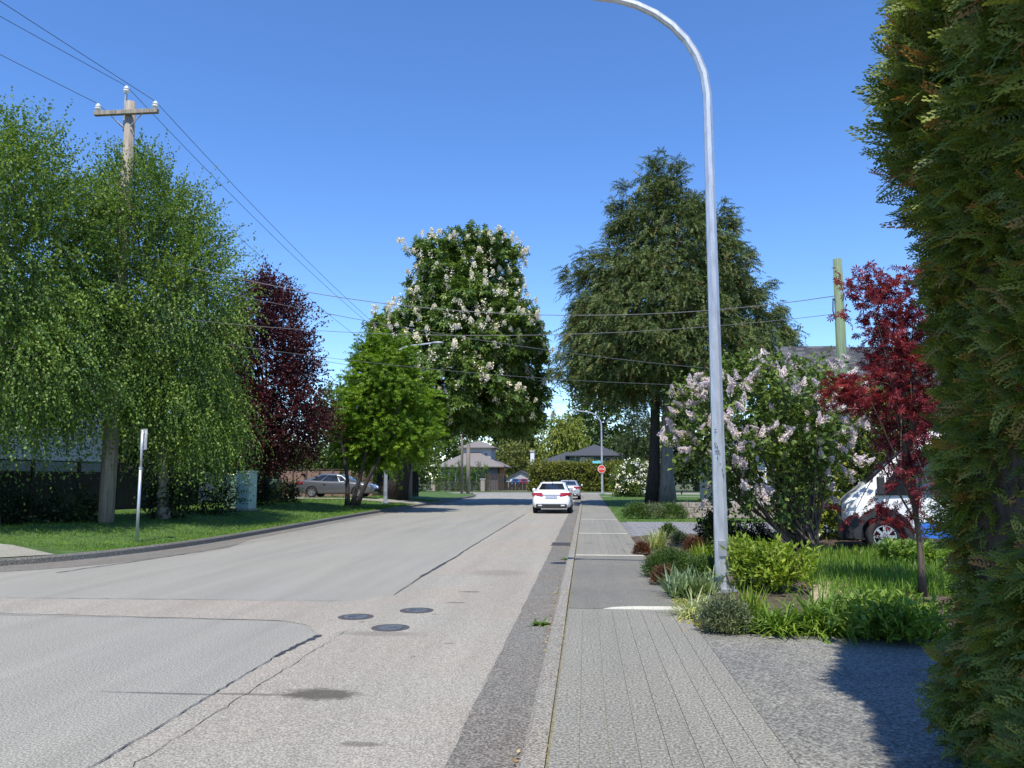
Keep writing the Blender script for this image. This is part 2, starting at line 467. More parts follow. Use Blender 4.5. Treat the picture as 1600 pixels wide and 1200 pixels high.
def instanced(name, C, axis, normal, size, tpls, mat, parent):
    """many small sprays over one mesh of points; every spray form is itself a small part of the plant"""
    axis = nrm(axis); side = nrm(np.cross(axis, normal)); nn = np.cross(side, axis)
    rot = np.stack([np.arctan2(axis[:, 2], nn[:, 2]), np.arcsin(np.clip(-side[:, 2], -1, 1)), np.arctan2(side[:, 1], side[:, 0])], 1)
    size = np.broadcast_to(np.asarray(size, float), (len(C),))
    pick = rng.integers(0, len(tpls), len(C)); out = []
    for k, tp in enumerate(tpls):
        s = pick == k; i0 = np.argmax(s)
        tm = np_mesh('spray', *tp); to = meshobj('spray', tm, mat, parent, C[i0]-np.array(parent.location)); to.rotation_euler = tuple(rot[i0]); to.scale = (size[i0],)*3
        s[i0] = False
        me = bpy.data.meshes.new(name); me.from_pydata([tuple(c) for c in C[s]], [], [])
        a = me.attributes.new('rot', 'FLOAT_VECTOR', 'POINT'); a.data.foreach_set('vector', rot[s].astype(np.float32).ravel())
        a = me.attributes.new('scl', 'FLOAT', 'POINT'); a.data.foreach_set('value', size[s].astype(np.float32))
        a = me.attributes.new('rnd', 'FLOAT', 'POINT'); a.data.foreach_set('value', rng.random(int(s.sum())).astype(np.float32))
        o = meshobj(name, me, mat, parent); o['kind'] = 'stuff'
        ng = bpy.data.node_groups.new(name, 'GeometryNodeTree')
        ng.interface.new_socket('Geometry', in_out='INPUT', socket_type='NodeSocketGeometry'); ng.interface.new_socket('Geometry', in_out='OUTPUT', socket_type='NodeSocketGeometry')
        N, Lk = ng.nodes, ng.links
        gi, go, ip, oi, er = N.new('NodeGroupInput'), N.new('NodeGroupOutput'), N.new('GeometryNodeInstanceOnPoints'), N.new('GeometryNodeObjectInfo'), N.new('FunctionNodeEulerToRotation')
        oi.inputs['Object'].default_value = to
        def na(nm, ty):
            x = N.new('GeometryNodeInputNamedAttribute'); x.data_type = ty; x.inputs['Name'].default_value = nm; return [q for q in x.outputs if q.enabled and q.name == 'Attribute'][0]
        Lk.new(gi.outputs[0], ip.inputs['Points']); Lk.new(oi.outputs['Geometry'], ip.inputs['Instance'])
        Lk.new(na('rot', 'FLOAT_VECTOR'), er.inputs[0]); Lk.new(er.outputs[0], ip.inputs['Rotation']); Lk.new(na('scl', 'FLOAT'), ip.inputs['Scale'])
        Lk.new(ip.outputs[0], go.inputs[0])
        md = o.modifiers.new('sprays', 'NODES'); md.node_group = ng
        rel(o); out.append(o)
    return out
def twig_frames(P_, D, L, ntw, nlf, size, droop, spread, up, out, base_j, ax_t, ax_r, ax_down, nz, nr, szv=.3):
    n = len(P_)
    base = np.repeat(P_, ntw, 0)+rng.normal(0, 1, (n*ntw, 3))*L*base_j
    d = nrm(np.repeat(D, ntw, 0)*out+rng.normal(0, 1, (n*ntw, 3))*spread+np.array([0, 0, up]))
    Ls = L*rng.uniform(.55, 1.25, (n*ntw, 1)); t = ((np.arange(nlf)+.5)/nlf)[None, :]+rng.uniform(-.5, .5, (n*ntw, nlf))/nlf
    pos = (base[:, None, :]+d[:, None, :]*Ls[:, None, :]*t[..., None]-np.array([0, 0, 1.0])*(droop*Ls)[:, None, :]*(t**2)[..., None]).reshape(-1, 3)
    tan = nrm((d[:, None, :]-np.array([0, 0, 2.0])*droop*t[..., None]).reshape(-1, 3))
    return pos, tan*ax_t+rng.normal(0, 1, pos.shape)*ax_r*.6+np.array([0, 0, -ax_down]), rng.normal(0, 1, pos.shape)*nr+np.array([0, 0, nz]), size*rng.uniform(1-szv, 1+szv, len(pos))
def foliage(name, parts, mat, parent, kind=None):
    V, Fc = join_np(parts) if isinstance(parts, list) else parts
    o = meshobj(name, np_mesh(name, V, Fc), mat, parent)
    if kind: o['kind'] = kind
    return o
def bez(p0, p1, p2, n=6):
    p0, p1, p2 = map(np.array, (p0, p1, p2))
    return [tuple((1-t)**2*p0+2*t*(1-t)*p1+t*t*p2) for t in np.linspace(0, 1, n)]
def wood(base, top, r0, r1, limbs, lr=.3, name='trunk', mat=None, parent=None, bend=.15, lo=.35, n=8):
    """tapered trunk with limbs that leave it and run to points in the crown"""
    b = MB(); base = np.array(base, float); top = np.array(top, float)
    k = 9; pts = []
    ph = random.uniform(0, 6)
    for i in range(k):
        t = i/(k-1); p = base*(1-t)+top*t
        p = p+np.array([math.sin(t*4+ph), math.cos(t*3.3+ph), 0])*bend*t*(1-t)*2
        pts.append(p)
    rad = [(r0*(1.35 if i == 0 else 1.0))*(1-i/(k-1))+r1*i/(k-1) for i in range(k)]
    b.tube(pts, rad, n)
    for tgt in limbs:
        t = random.uniform(lo, .9); i = t*(k-1); a = pts[int(i)]*(1-i % 1)+pts[min(int(i)+1, k-1)]*(i % 1)
        tg = np.array(tgt); ml = (a+tg)/2+np.array([0, 0, np.linalg.norm(tg-a)*random.uniform(.0, .22)])
        rr = (r0*(1-t)+r1*t)*lr*random.uniform(.7, 1.3)
        b.tube(bez(a, ml, tg, 6), [rr*(1-.8*j/5) for j in range(6)], 5)
    return b.build(name, mat, parent, smooth=True)

# ------------------------------------------------------------------ the setting
def sheet(name, poly, z, mat, kind='structure', parent=None):
    b = MB(); b.add([(p[0], p[1], z) for p in poly], [tuple(range(len(poly)))])
    o = b.build(name, mat, parent)
    me = o.data
    if me.polygons[0].normal.z < 0: me.flip_normals()
    if kind and parent is None: o['kind'] = kind
    return o
def ragged(poly, step=.22, amp=.014):
    out = []
    for i, a in enumerate(poly):
        b = poly[(i+1) % len(poly)]; n_ = max(1, int(math.dist(a, b)/step))
        if n_ > 400: n_ = 1
        for k in range(n_):
            t = k/n_; j = amp if k else 0
            out.append((a[0]+(b[0]-a[0])*t+random.uniform(-j, j), a[1]+(b[1]-a[1])*t+random.uniform(-j, j)))
    return out
WZ = .09                                                          # sidewalk level
sheet('ground', [(-900, -300), (900, -300), (900, 1200), (-900, 1200)], -.03, MAT['land'])
# left kerb line, from the pixels where the kerb foot meets the asphalt
KL = [(-16.5, 11.6), (-13.2, 12.6), (-11.9, 13.3), (-10.92, 14.1), (-10.3, 15.05), (-9.85, 16.4), (-9.55, 18.3), (-9.45, 20.5), (-9.5, 24.5), (-9.6, 28.5), (-9.7, 33.2), (-9.7, 38.3), (-9.6, 45.3), (-9.5, 52.4), (-9.55, 66), (-9.9, 71), (-10.8, 74.3), (-12.6, 76.3), (-15, 77), (-60, 77)]
sheet('road', [(-40, -12), (-.30, -12), (-.30, 77.2), (-.2, 78.4), (80, 78.4), (80, 88), (-80, 88), (-80, 76.5), (-16, 76.5), (-11.5, 74), (-10.4, 70), (-10.4, 45), (-10.4, 16.5), (-12, 13.5), (-40, 10.5)], 0.0, MAT['asphalt'])
sheet('road_patch', ragged([(-2.75, -6), (-.825, -6), (-.825, 42), (-2.68, 42), (-2.76, 22), (-2.72, 11.2), (-3.25, 10.55), (-5.2, 10.5), (-7.2, 10.42), (-12.5, 10.3), (-12.5, 9.25), (-7.2, 9.28), (-3.95, 9.13), (-3.5, 9.08), (-3.15, 8.88), (-2.84, 8.35), (-2.86, 7.35), (-2.81, 4.5)]), .004, MAT['strip'])
sheet('gutter', ragged([(-.825, -6), (-.38, -6), (-.38, 74), (-.825, 74)], .3, .01), .006, MAT['gutter'])
lg = [(x-.05, y) for x, y in KL[2:15]]
sheet('gutter_left', lg+[(x+(.55 if y > 20 else 1.1), y-(0 if y > 16 else .5)) for x, y in reversed(KL[2:15])], .004, MAT['gutter'])
# tar seams and cracks
def tar_line(pts, wid, z=.009, name='tar_seam', par=None):
    L_, R_ = [], []
    for i, p in enumerate(pts):
        a = np.array(pts[max(i-1, 0)]); c = np.array(pts[min(i+1, len(pts)-1)]); t = (c-a)/np.linalg.norm(c-a); s = np.array([t[1], -t[0]])
        ww = wid*random.uniform(.45, 1.25)
        L_.append((*(np.array(p)+s*ww), z)); R_.append((*(np.array(p)-s*ww), z))
    n = len(pts); b = MB(); b.add(L_+R_, [(i, i+1, n+i+1, n+i) for i in range(n-1)])
    o = b.build(name, MAT['tar'], par)
    if o.data.polygons[0].normal.z < 0: o.data.flip_normals()
    return o
seams = empty('tar_seams'); tag(seams, kind='structure')
def jl(a, b, n, j): return [(a[0]+(b[0]-a[0])*i/n+random.uniform(-j, j), a[1]+(b[1]-a[1])*i/n+random.uniform(-j, j)) for i in range(n+1)]
tar_line(jl((-2.76, 13.3), (-2.72, 17.2), 16, .012), .028, par=seams)
tar_line(jl((-2.75, 17.2), (-2.77, 36), 60, .012), .02, par=seams)
tar_line(jl((-2.72, 11.2), (-2.75, 13.3), 10, .008), .008, par=seams)
tar_line(jl((-2.88, 7.3), (-2.81, 8.3), 22, .014), .035, par=seams)
tar_line(jl((-2.80, 2.0), (-2.88, 7.3), 70, .010), .0055, par=seams)
tar_line(jl((-2.62, 3.0), (-2.6, 8.6), 60, .018), .003, par=seams)
tar_line(jl((-7.3, 10.44), (-5.0, 10.52), 16, .015), .010, par=seams)
tar_line(jl((-12.5, 10.31), (-7.3, 10.44), 30, .015), .006, par=seams)
tar_line(jl((-5.0, 10.52), (-3.25, 10.57), 12, .012), .006, par=seams)
tar_line(jl((-12.5, 9.24), (-3.55, 9.1), 40, .012), .006, par=seams)
tar_line(jl((-9.2, 13.2), (-8.55, 17.2), 24, .02), .022, par=seams)
tar_line(jl((-8.55, 17.2), (-8.9, 40), 50, .03), .010, par=seams)
tar_line(jl((-9.2, 24.0), (-3, 24.3), 40, .02), .008, par=seams)
# kerbs
def kerb_run(name, pts, wid, h, mat, off=0.0):
    """rounded kerb swept along its foot line, body to the left of travel"""
    prof = [(0, -.02), (.012, h*.75), (.04, h), (wid, h), (wid, -.02)]
    V, Fq = [], []
    n = len(pts)
    for i, p in enumerate(pts):
        a = np.array(pts[max(i-1, 0)]); c = np.array(pts[min(i+1, n-1)]); t = (c-a)/np.linalg.norm(c-a); s = np.array([-t[1], t[0]])
        hh = p[2] if len(p) > 2 else 1.0
        for q, z in prof: V.append((p[0]+s[0]*q, p[1]+s[1]*q, z*hh if z > 0 else z))
    k = len(prof)
    for i in range(n-1):
        for j in range(k-1): Fq.append((i*k+j, i*k+j+1, (i+1)*k+j+1, (i+1)*k+j))
    b = MB(); b.add(V, Fq); o = b.build(name, mat); o['kind'] = 'structure'; return o
def smooth_line(P_, step=.5):
    P_ = np.array(P_); out = []
    for i in range(len(P_)-1):
        p0, p1, p2, p3 = P_[max(i-1, 0)], P_[i], P_[i+1], P_[min(i+2, len(P_)-1)]
        m = max(2, int(np.linalg.norm(p2-p1)/step))
        for t in np.arange(m)/m:
            out.append(tuple(.5*((2*p1)+(-p0+p2)*t+(2*p0-5*p1+4*p2-p3)*t*t+(-p0+3*p1-3*p2+p3)*t**3)))
    out.append(tuple(P_[-1])); return out
KLS = smooth_line(KL)
kerb_run('kerb_left', KLS, .16, .13, MAT['kerb_old'])
kr = [(-.40, y, (.55 if y < 8.6 else (.55+.45*min(1, (y-8.6)/1.4)))) for y in np.concatenate([np.arange(-6, 12, .7), np.arange(12, 74, 3)])]
krv = list(reversed(kr))
kerb_run('kerb_right', krv, .17, .105, MAT['kerb']) if False else None
def kerb_right():
    V, Fq = [], []
    for (x, y, h) in kr:
        H_ = .105*h
        V += [(-.40, y, -.02), (-.392, y, H_*.7), (-.365, y, H_), (-.25, y, max(H_, .03)), (-.235, y, -.02)]
    for i in range(len(kr)-1):
        for j in range(4): Fq.append((i*5+j, i*5+j+1, (i+1)*5+j+1, (i+1)*5+j))
    b = MB(); b.add(V, Fq); o = b.build('kerb_right', MAT['kerb']); o['kind'] = 'structure'
kerb_right()
# sidewalk: bed, slabs, scored strips, pale joints
walk = sheet('sidewalk', [(-.24, -6), (1.16, -6), (1.16, 76.5), (-.24, 76.5)], WZ-.012, MAT['seam'])
def slab(x0, x1, y0, y1, mat, top=WZ, bev=.004):
    MB().box(x0, x1, y0, y1, WZ-.06, top+random.uniform(-.001, .001)).build('slab', mat, walk, bevel=bev)
def scored(y0, y1, mat, n=8):
    xs = np.linspace(-.226, 1.13, n+1)
    for a, b_ in zip(xs[:-1], xs[1:]): slab(a+.0017, b_-.0017, y0, y1, mat, WZ, 0)
scored(-5, 3.0, MAT['walk']); scored(3.006, 9.72, MAT['walk'])
slab(-.226, 1.13, 9.8, 14.6, MAT['walk_smooth']); slab(-.226, 1.13, 14.62, 16.25, MAT['walk_smooth'])
scored(16.38, 22.55, MAT['walk']); scored(22.7, 30.1, MAT['walk'])
for y in np.arange(30.25, 76, 6.2): slab(-.226, 1.13, y, min(y+6.1, 76.4), MAT['walk'])
def joint(poly):
    b = MB(); b.prism(poly, WZ-.05, WZ+.004); b.build('joint', MAT['joint'], walk)
joint([(.18, 9.725), (1.13, 9.725), (1.13, 9.98), (.55, 9.95), (.3, 9.86)])
joint([(-.226, 16.26), (1.13, 16.26), (1.13, 16.375), (-.226, 16.375)])
joint([(-.226, 22.56), (1.13, 22.56), (1.13, 22.69), (-.226, 22.69)])
joint([(-.226, 30.11), (1.13, 30.11), (1.13, 30.24), (-.226, 30.24)])
# right-hand driveway beside the hedge, garden bed, paver drive, lawn
sheet('driveway', [(1.135, 3.6), (1.135, 8.45), (1.32, 8.37), (3.2, 8.27), (12, 8.1), (12, -3), (1.9, -3), (1.135, -3)], WZ-.004, MAT['drive'])
for xx in ():                                   # faint tooled lines along the apron
    tar_line(jl((xx, 1.0), (xx-.02, 8.1), 24, .004), .0028, WZ+.001, 'score_line', seams)
def hgrid(name, x0, x1, y0, y1, st, fz, mat):
    xs = np.arange(x0, x1+st*.5, st); ys = np.arange(y0, y1+st*.5, st)
    X, Yg = np.meshgrid(xs, ys, indexing='ij'); Z = fz(X, Yg)
    V = np.stack([X, Yg, Z], -1).reshape(-1, 3); m = len(ys)
    i, j = np.meshgrid(np.arange(len(xs)-1), np.arange(m-1), indexing='ij'); a = (i*m+j).ravel()
    o = meshobj(name, np_mesh(name, V, np.stack([a, a+m, a+m+1, a+1], 1), True), mat); o['kind'] = 'structure'; return o
def bedz(X, Y): return WZ-.02+.09*np.clip((X-1.15)/.7, 0, 1)*np.clip((Y-8.3)/.6, 0, 1)+.02*np.sin(X*3+Y*2)*np.clip((X-1.3), 0, .5)
BED = hgrid('garden_bed', 1.16, 9.2, 8.35, 21.6, .25, bedz, MAT['soil'])
sheet('paver_drive', [(1.16, 21.7), (14, 21.7), (14, 28.6), (1.16, 28.6)], WZ-.02, MAT['paver'])
pd = bpy.data.objects['paver_drive']
pm = MB().box(-.2, .2, -.1, .1, 0, .03).mesh('paver'); pm.materials.append(MAT['paver'])
cnt = 0
for iy in range(16):
    for ix in range(17):
        if cnt >= 272: break
        o = meshobj('paver', pm, None, pd, (1.4+ix*.42+(iy % 2)*.2, 22.0+iy*.42, WZ-.025+random.uniform(-.003, .003))); o.scale = (1, 2.0, 1); cnt += 1
sheet('lawn_right', [(1.16, 28.6), (14, 28.6), (30, 28.6), (30, 75.5), (1.16, 75.5)], WZ-.012, MAT['lawn'])
sheet('garden_path', [(1.2, 66), (22, 66), (22, 67.4), (1.2, 67.4)], WZ-.006, MAT['drive_pale'])
# left verge, rising from the kerb
KX = np.array(sorted([(y, x) for x, y in KLS if y < 71]))
def lawnz(X, Y):
    kx = np.interp(Y, KX[:, 0], KX[:, 1])-.16
    t = np.clip((kx-X)/4.5, 0, 1)
    return .115+.28*t*t*(3-2*t)
def lawn_left():
    ys = np.concatenate([np.arange(11.7, 30, .4), np.arange(30, 76.6, .9)]); V = []; Fq = []
    ts = np.array([0, .3, .7, 1.2, 2, 3, 4, 5, 7, 10, 16, 30, 60.])
    for y in ys:
        kx = np.interp(y, [p[1] for p in KLS if p[1] < 76.9], [p[0] for p in KLS if p[1] < 76.9])-.15
        for t in ts: V.append((kx-t, y, .115+.28*min(1, t/4.5)**2*(3-2*min(1, t/4.5))+.012*math.sin(y*1.3+t*2)))
    m = len(ts)
    for i in range(len(ys)-1):
        for j in range(m-1): Fq.append((i*m+j, (i+1)*m+j, (i+1)*m+j+1, i*m+j+1))
    o = meshobj('lawn_left', np_mesh('lawn_left', np.array(V), np.array(Fq), True), MAT['lawn']); o['kind'] = 'structure'
    if o.data.polygons[0].normal.z < 0: o.data.flip_normals()
lawn_left()
dw = MB(); dw.add([(-10.5, 15.0, .138), (-12.0, 13.4, .138), (-19, 13, .43), (-19, 15.4, .43), (-14.5, 15.7, .42), (-12.0, 15.75, .25)], [(0, 1, 2, 3, 4, 5)])
o = dw.build('driveway_left', MAT['drive_pale']); o['kind'] = 'structure'
if o.data.polygons[0].normal.z < 0: o.data.flip_normals()
dw = MB(); dw.add([(-9.7, 45.2, .13), (-9.7, 48.8, .13), (-14, 49.0, .42), (-24, 49.2, .43), (-24, 45.0, .43), (-14, 45.0, .42)], [(0, 1, 2, 5), (5, 2, 3, 4)])
o = dw.build('driveway_grey_car', MAT['drive_pale']); o['kind'] = 'structure'
sheet('far_verge', [(-80, 88), (80, 88), (80, 91), (-80, 91)], .05, MAT['lawn'])

# ------------------------------------------------------------------ leaf materials
LM = {}
LM['birch'] = leafmat('leaf_birch', [(0, (.068, .125, .022)), (.5, (.115, .195, .036)), (.85, (.175, .265, .056)), (1, (.25, .33, .10))], trans=.3)
LM['plum'] = leafmat('leaf_plum', [(0, (.026, .008, .011)), (.55, (.05, .012, .018)), (.9, (.095, .022, .028)), (1, (.13, .045, .04))], trans=.22, tint=(1.5, .6, .6))
LM['maple'] = leafmat('leaf_maple', [(0, (.09, .17, .015)), (.5, (.14, .25, .02)), (1, (.21, .33, .035))], trans=.4)
LM['chest'] = leafmat('leaf_chestnut', [(0, (.06, .11, .022)), (.6, (.105, .175, .035)), (1, (.16, .235, .055))], trans=.25)
LM['cedar'] = leafmat('leaf_cedar', [(0, (.042, .070, .02)), (.45, (.075, .115, .03)), (.82, (.125, .165, .042)), (.93, (.13, .12, .035)), (1, (.13, .08, .035))], trans=.14, rough=.6, inst=True)
LM['hedge'] = leafmat('leaf_hedge', [(0, (.065, .10, .02)), (.4, (.115, .165, .028)), (.7, (.19, .24, .04)), (.84, (.30, .31, .055)), (.92, (.28, .20, .05)), (1, (.33, .16, .05))], trans=.25, rough=.5, inst=True)
LM['lilac'] = leafmat('leaf_lilac', [(0, (.06, .10, .022)), (.6, (.105, .17, .035)), (1, (.18, .24, .07))], trans=.3)
LM['lilac_fl'] = leafmat('lilac_petals', [(0, (.58, .48, .54)), (.5, (.72, .63, .67)), (1, (.82, .77, .78))], trans=.3, tint=(1, 1, 1))
LM['chest_fl'] = leafmat('chestnut_petals', [(0, (.70, .62, .52)), (.5, (.78, .74, .66)), (1, (.84, .82, .76))], trans=.25, tint=(1, 1, 1))
LM['redmaple'] = leafmat('leaf_red_maple', [(0, (.09, .012, .022)), (.6, (.17, .022, .034)), (1, (.28, .045, .05))], trans=.3, tint=(1.5, .6, .6))
LM['camellia'] = leafmat('leaf_camellia', [(0, (.035, .06, .012)), (.5, (.07, .11, .02)), (.8, (.16, .20, .03)), (1, (.32, .31, .05))], trans=.2, rough=.3)
LM['backing'] = leafmat('leaf_backing', [(0, (.03, .05, .012)), (1, (.06, .095, .022))], trans=.15)  # dark leaves of added trees, standing in for shade inside the birches
LM['willow'] = leafmat('leaf_willow', [(0, (.14, .18, .03)), (1, (.24, .28, .06))], trans=.35)
LM['far'] = leafmat('leaf_far', [(0, (.06, .10, .025)), (1, (.11, .16, .045))], trans=.25)
LM['far_olive'] = leafmat('leaf_far_olive', [(0, (.11, .14, .04)), (1, (.19, .21, .07))], trans=.25)
LM['far_dark'] = leafmat('leaf_far_dark', [(0, (.03, .05, .018)), (1, (.065, .09, .03))], trans=.2)
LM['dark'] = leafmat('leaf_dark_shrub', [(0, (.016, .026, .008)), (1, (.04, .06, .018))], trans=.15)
LM['thuja'] = leafmat('leaf_thuja', [(0, (.06, .12, .02)), (1, (.12, .2, .03))], trans=.2)
LM['privet'] = leafmat('leaf_privet', [(0, (.09, .11, .018)), (.6, (.15, .17, .03)), (1, (.22, .22, .05))], trans=.25)
LM['grass'] = leafmat('grass_blade', [(0, (.07, .15, .015)), (.6, (.11, .22, .022)), (1, (.18, .28, .05))], trans=.35)
LM['daylily'] = leafmat('daylily_blade', [(0, (.09, .17, .025)), (.6, (.15, .25, .04)), (1, (.22, .32, .07))], trans=.35)
LM['varieg'] = leafmat('variegated_blade', [(0, (.20, .28, .10)), (.5, (.38, .43, .20)), (1, (.58, .58, .36))], trans=.3)
LM['bluegreen'] = leafmat('bluegreen_leaf', [(0, (.10, .16, .08)), (1, (.22, .30, .17))], trans=.25)
LM['heather'] = leafmat('heather_leaf', [(0, (.035, .075, .015)), (.7, (.07, .13, .025)), (1, (.11, .18, .04))], trans=.2)
LM['redbrown'] = leafmat('barberry_leaf', [(0, (.06, .028, .015)), (.6, (.12, .045, .025)), (1, (.17, .10, .04))], trans=.2, tint=(1.3, .8, .6))
LM['lavender'] = leafmat('lavender_leaf', [(0, (.09, .12, .06)), (1, (.19, .22, .13))], trans=.2)
LM['lime'] = leafmat('lime_leaf', [(0, (.13, .21, .02)), (.6, (.20, .29, .035)), (1, (.30, .36, .07))], trans=.35)
LM['yellow'] = leafmat('yellow_cover', [(0, (.25, .24, .03)), (1, (.42, .38, .06))], trans=.25)
LM['litter'] = leafmat('dry_litter', [(0, (.20, .13, .06)), (.6, (.34, .24, .12)), (1, (.45, .36, .2))], trans=.1, tint=(1, .9, .7))
LM['white_fl'] = leafmat('white_petals', [(0, (.7, .7, .64)), (1, (.8, .8, .77))], trans=.25, tint=(1, 1, 1))
TL, TLN, TP, TF, TS = T_leaf(), T_leaf(.2), T_palm(5, 200, .16), T_frond(), T_spray()
def bent(tp, k):
    V = tp[0].copy(); V[:, 0] += k*V[:, 1]**2; V[:, 2] += .1*k*np.sin(V[:, 0]*9); return V, tp[1]
TF2 = T_frond()
TSTAR = T_palm(7, 250, .11, .12)

def tree(name, label, base, group=None, cat='tree'):
    t = empty(name, base); tag(t, label, cat, group); return t
def rel(o):
    """meshes are laid out in place; keep that when the parent stands elsewhere"""
    if o.parent: o.location = tuple(-Vector(o.parent.location))
    return o

# ------------------------------------------------------------------ weeping birches
def birch(label, base, prof, Y, n, top, hang_below, seed):
    global rng; rng = np.random.default_rng(seed); random.seed(seed)
    t = tree('birch_tree', label, base, 'weeping birches by the left kerb')
    env = profile(Y, prof)
    z0, z1 = env[0][0], env[0][-1]
    P_, D = sample(env, n, .42, 1.4, .95, inset=.4, lump=.2)
    hi = P_[:, 2] > hang_below
    parts = [twigs(P_[hi], D[hi], .85, 6, 14, .078, TL, .12, .5, .5, .7, .3, .5, .9, .1)]
    lo_ = ~hi
    parts.append(twigs(P_[lo_], D[lo_], 1.05, 5, 18, .078, TL, .85, .38, .1, .7, .25, .4, .7, .5))
    Q, D2 = sample(env, 260, .12, 1.3, .2, inset=.35, lump=.16)
    up_ = Q[:, 2] > z0+(z1-z0)*.35
    parts.append(twigs(Q[up_], D2[up_], 1.15, 2, 13, .075, TL, .1, .25, .75, .9, .1, .6, .8, .1))
    rel(foliage('crown', parts, LM['birch'], t))
    lim = [tuple(p) for p in P_[rng.choice(n, 44, replace=False)]]
    rel(wood(base, top, .17, .03, lim, .3, 'trunk', MAT['bark_birch'], t, .3))
    return t
birch('tall weeping birch at the left edge of the photo, beside the lattice fence', (-15.4, 19.4, .38),
      [(185, -80, 40), (215, -110, 80), (255, -140, 108), (320, -160, 130), (420, -170, 135), (520, -170, 150), (585, -170, 145), (630, -160, 120), (655, -140, 80)], 18.6, 1800, (-15.4, 19, 9.0), 7.2, 11)
birch('smaller weeping birch overhanging the wooden utility pole and grass verge', (-13.2, 23.9, .38),
      [(225, 185, 222), (265, 172, 262), (320, 150, 325), (400, 140, 350), (450, 140, 368), (520, 150, 366), (580, 170, 355), (625, 195, 372), (665, 225, 378), (690, 260, 372)], 23.2, 1400, (-13.2, 23.6, 9.4), 7.0, 12)

# ------------------------------------------------------------------ purple-leaved plum
def plum():
    global rng; rng = np.random.default_rng(21); random.seed(21)
    b = gr(412, 782, .38)
    t = tree('purple_plum_tree', 'dark purple-leaved tree between the birches and the bright green maple', b)
    env = profile(32.5, [(418, 395, 425), (440, 375, 455), (480, 352, 482), (520, 335, 492), (570, 325, 500), (620, 330, 500), (660, 345, 528), (695, 355, 515), (725, 385, 470)])
    P_, D = sample(env, 950, .45, 1.1, .5, inset=.4)
    rel(foliage('crown', [twigs(P_, D, .75, 6, 10, .11, TL, .15, .55, .4, .8, .3)], LM['plum'], t))
    rel(wood(b, (b[0]+.1, b[1], 6.5), .2, .05, [tuple(p) for p in P_[:14]], .4, 'trunk', MAT['bark_dark'], t, .3, .25))
plum()

# ------------------------------------------------------------------ bright green maple, several stems
def maple():
    global rng; rng = np.random.default_rng(31); random.seed(31)
    b = gr(550, 790, .36)
    t = tree('maple_tree', 'bright lime-green maple with several thin stems in front of the grey sedan', b)
    env = profile(37.6, [(505, 590, 605), (530, 565, 625), (560, 548, 650), (600, 535, 678), (645, 522, 688), (685, 522, 690), (712, 532, 660), (728, 545, 630)])
    P_, D = sample(env, 520, .36, 1.0, .75, inset=.55, lump=.24)
    D[:, 2] = D[:, 2]*.4+.15
    rel(foliage('crown', [twigs(P_, D, .75, 6, 9, .15, TP, .22, .5, .1, 1, .25, .5, .8, .15, .9, .4)], LM['maple'], t))
    for k, dx in enumerate((-.35, .05, .4)):
        bb = np.array([b[0]+dx*.55, b[1]+random.uniform(-.1, .1), b[2]])
        tp = np.array([b[0]+dx*4+.6, b[1], 5.2])
        rel(wood(bb, tp, .11, .04, [tuple(p) for p in P_[k*4:k*4+4]], .5, 'stem', MAT['bark_dark'], t, .3, .4))
maple()

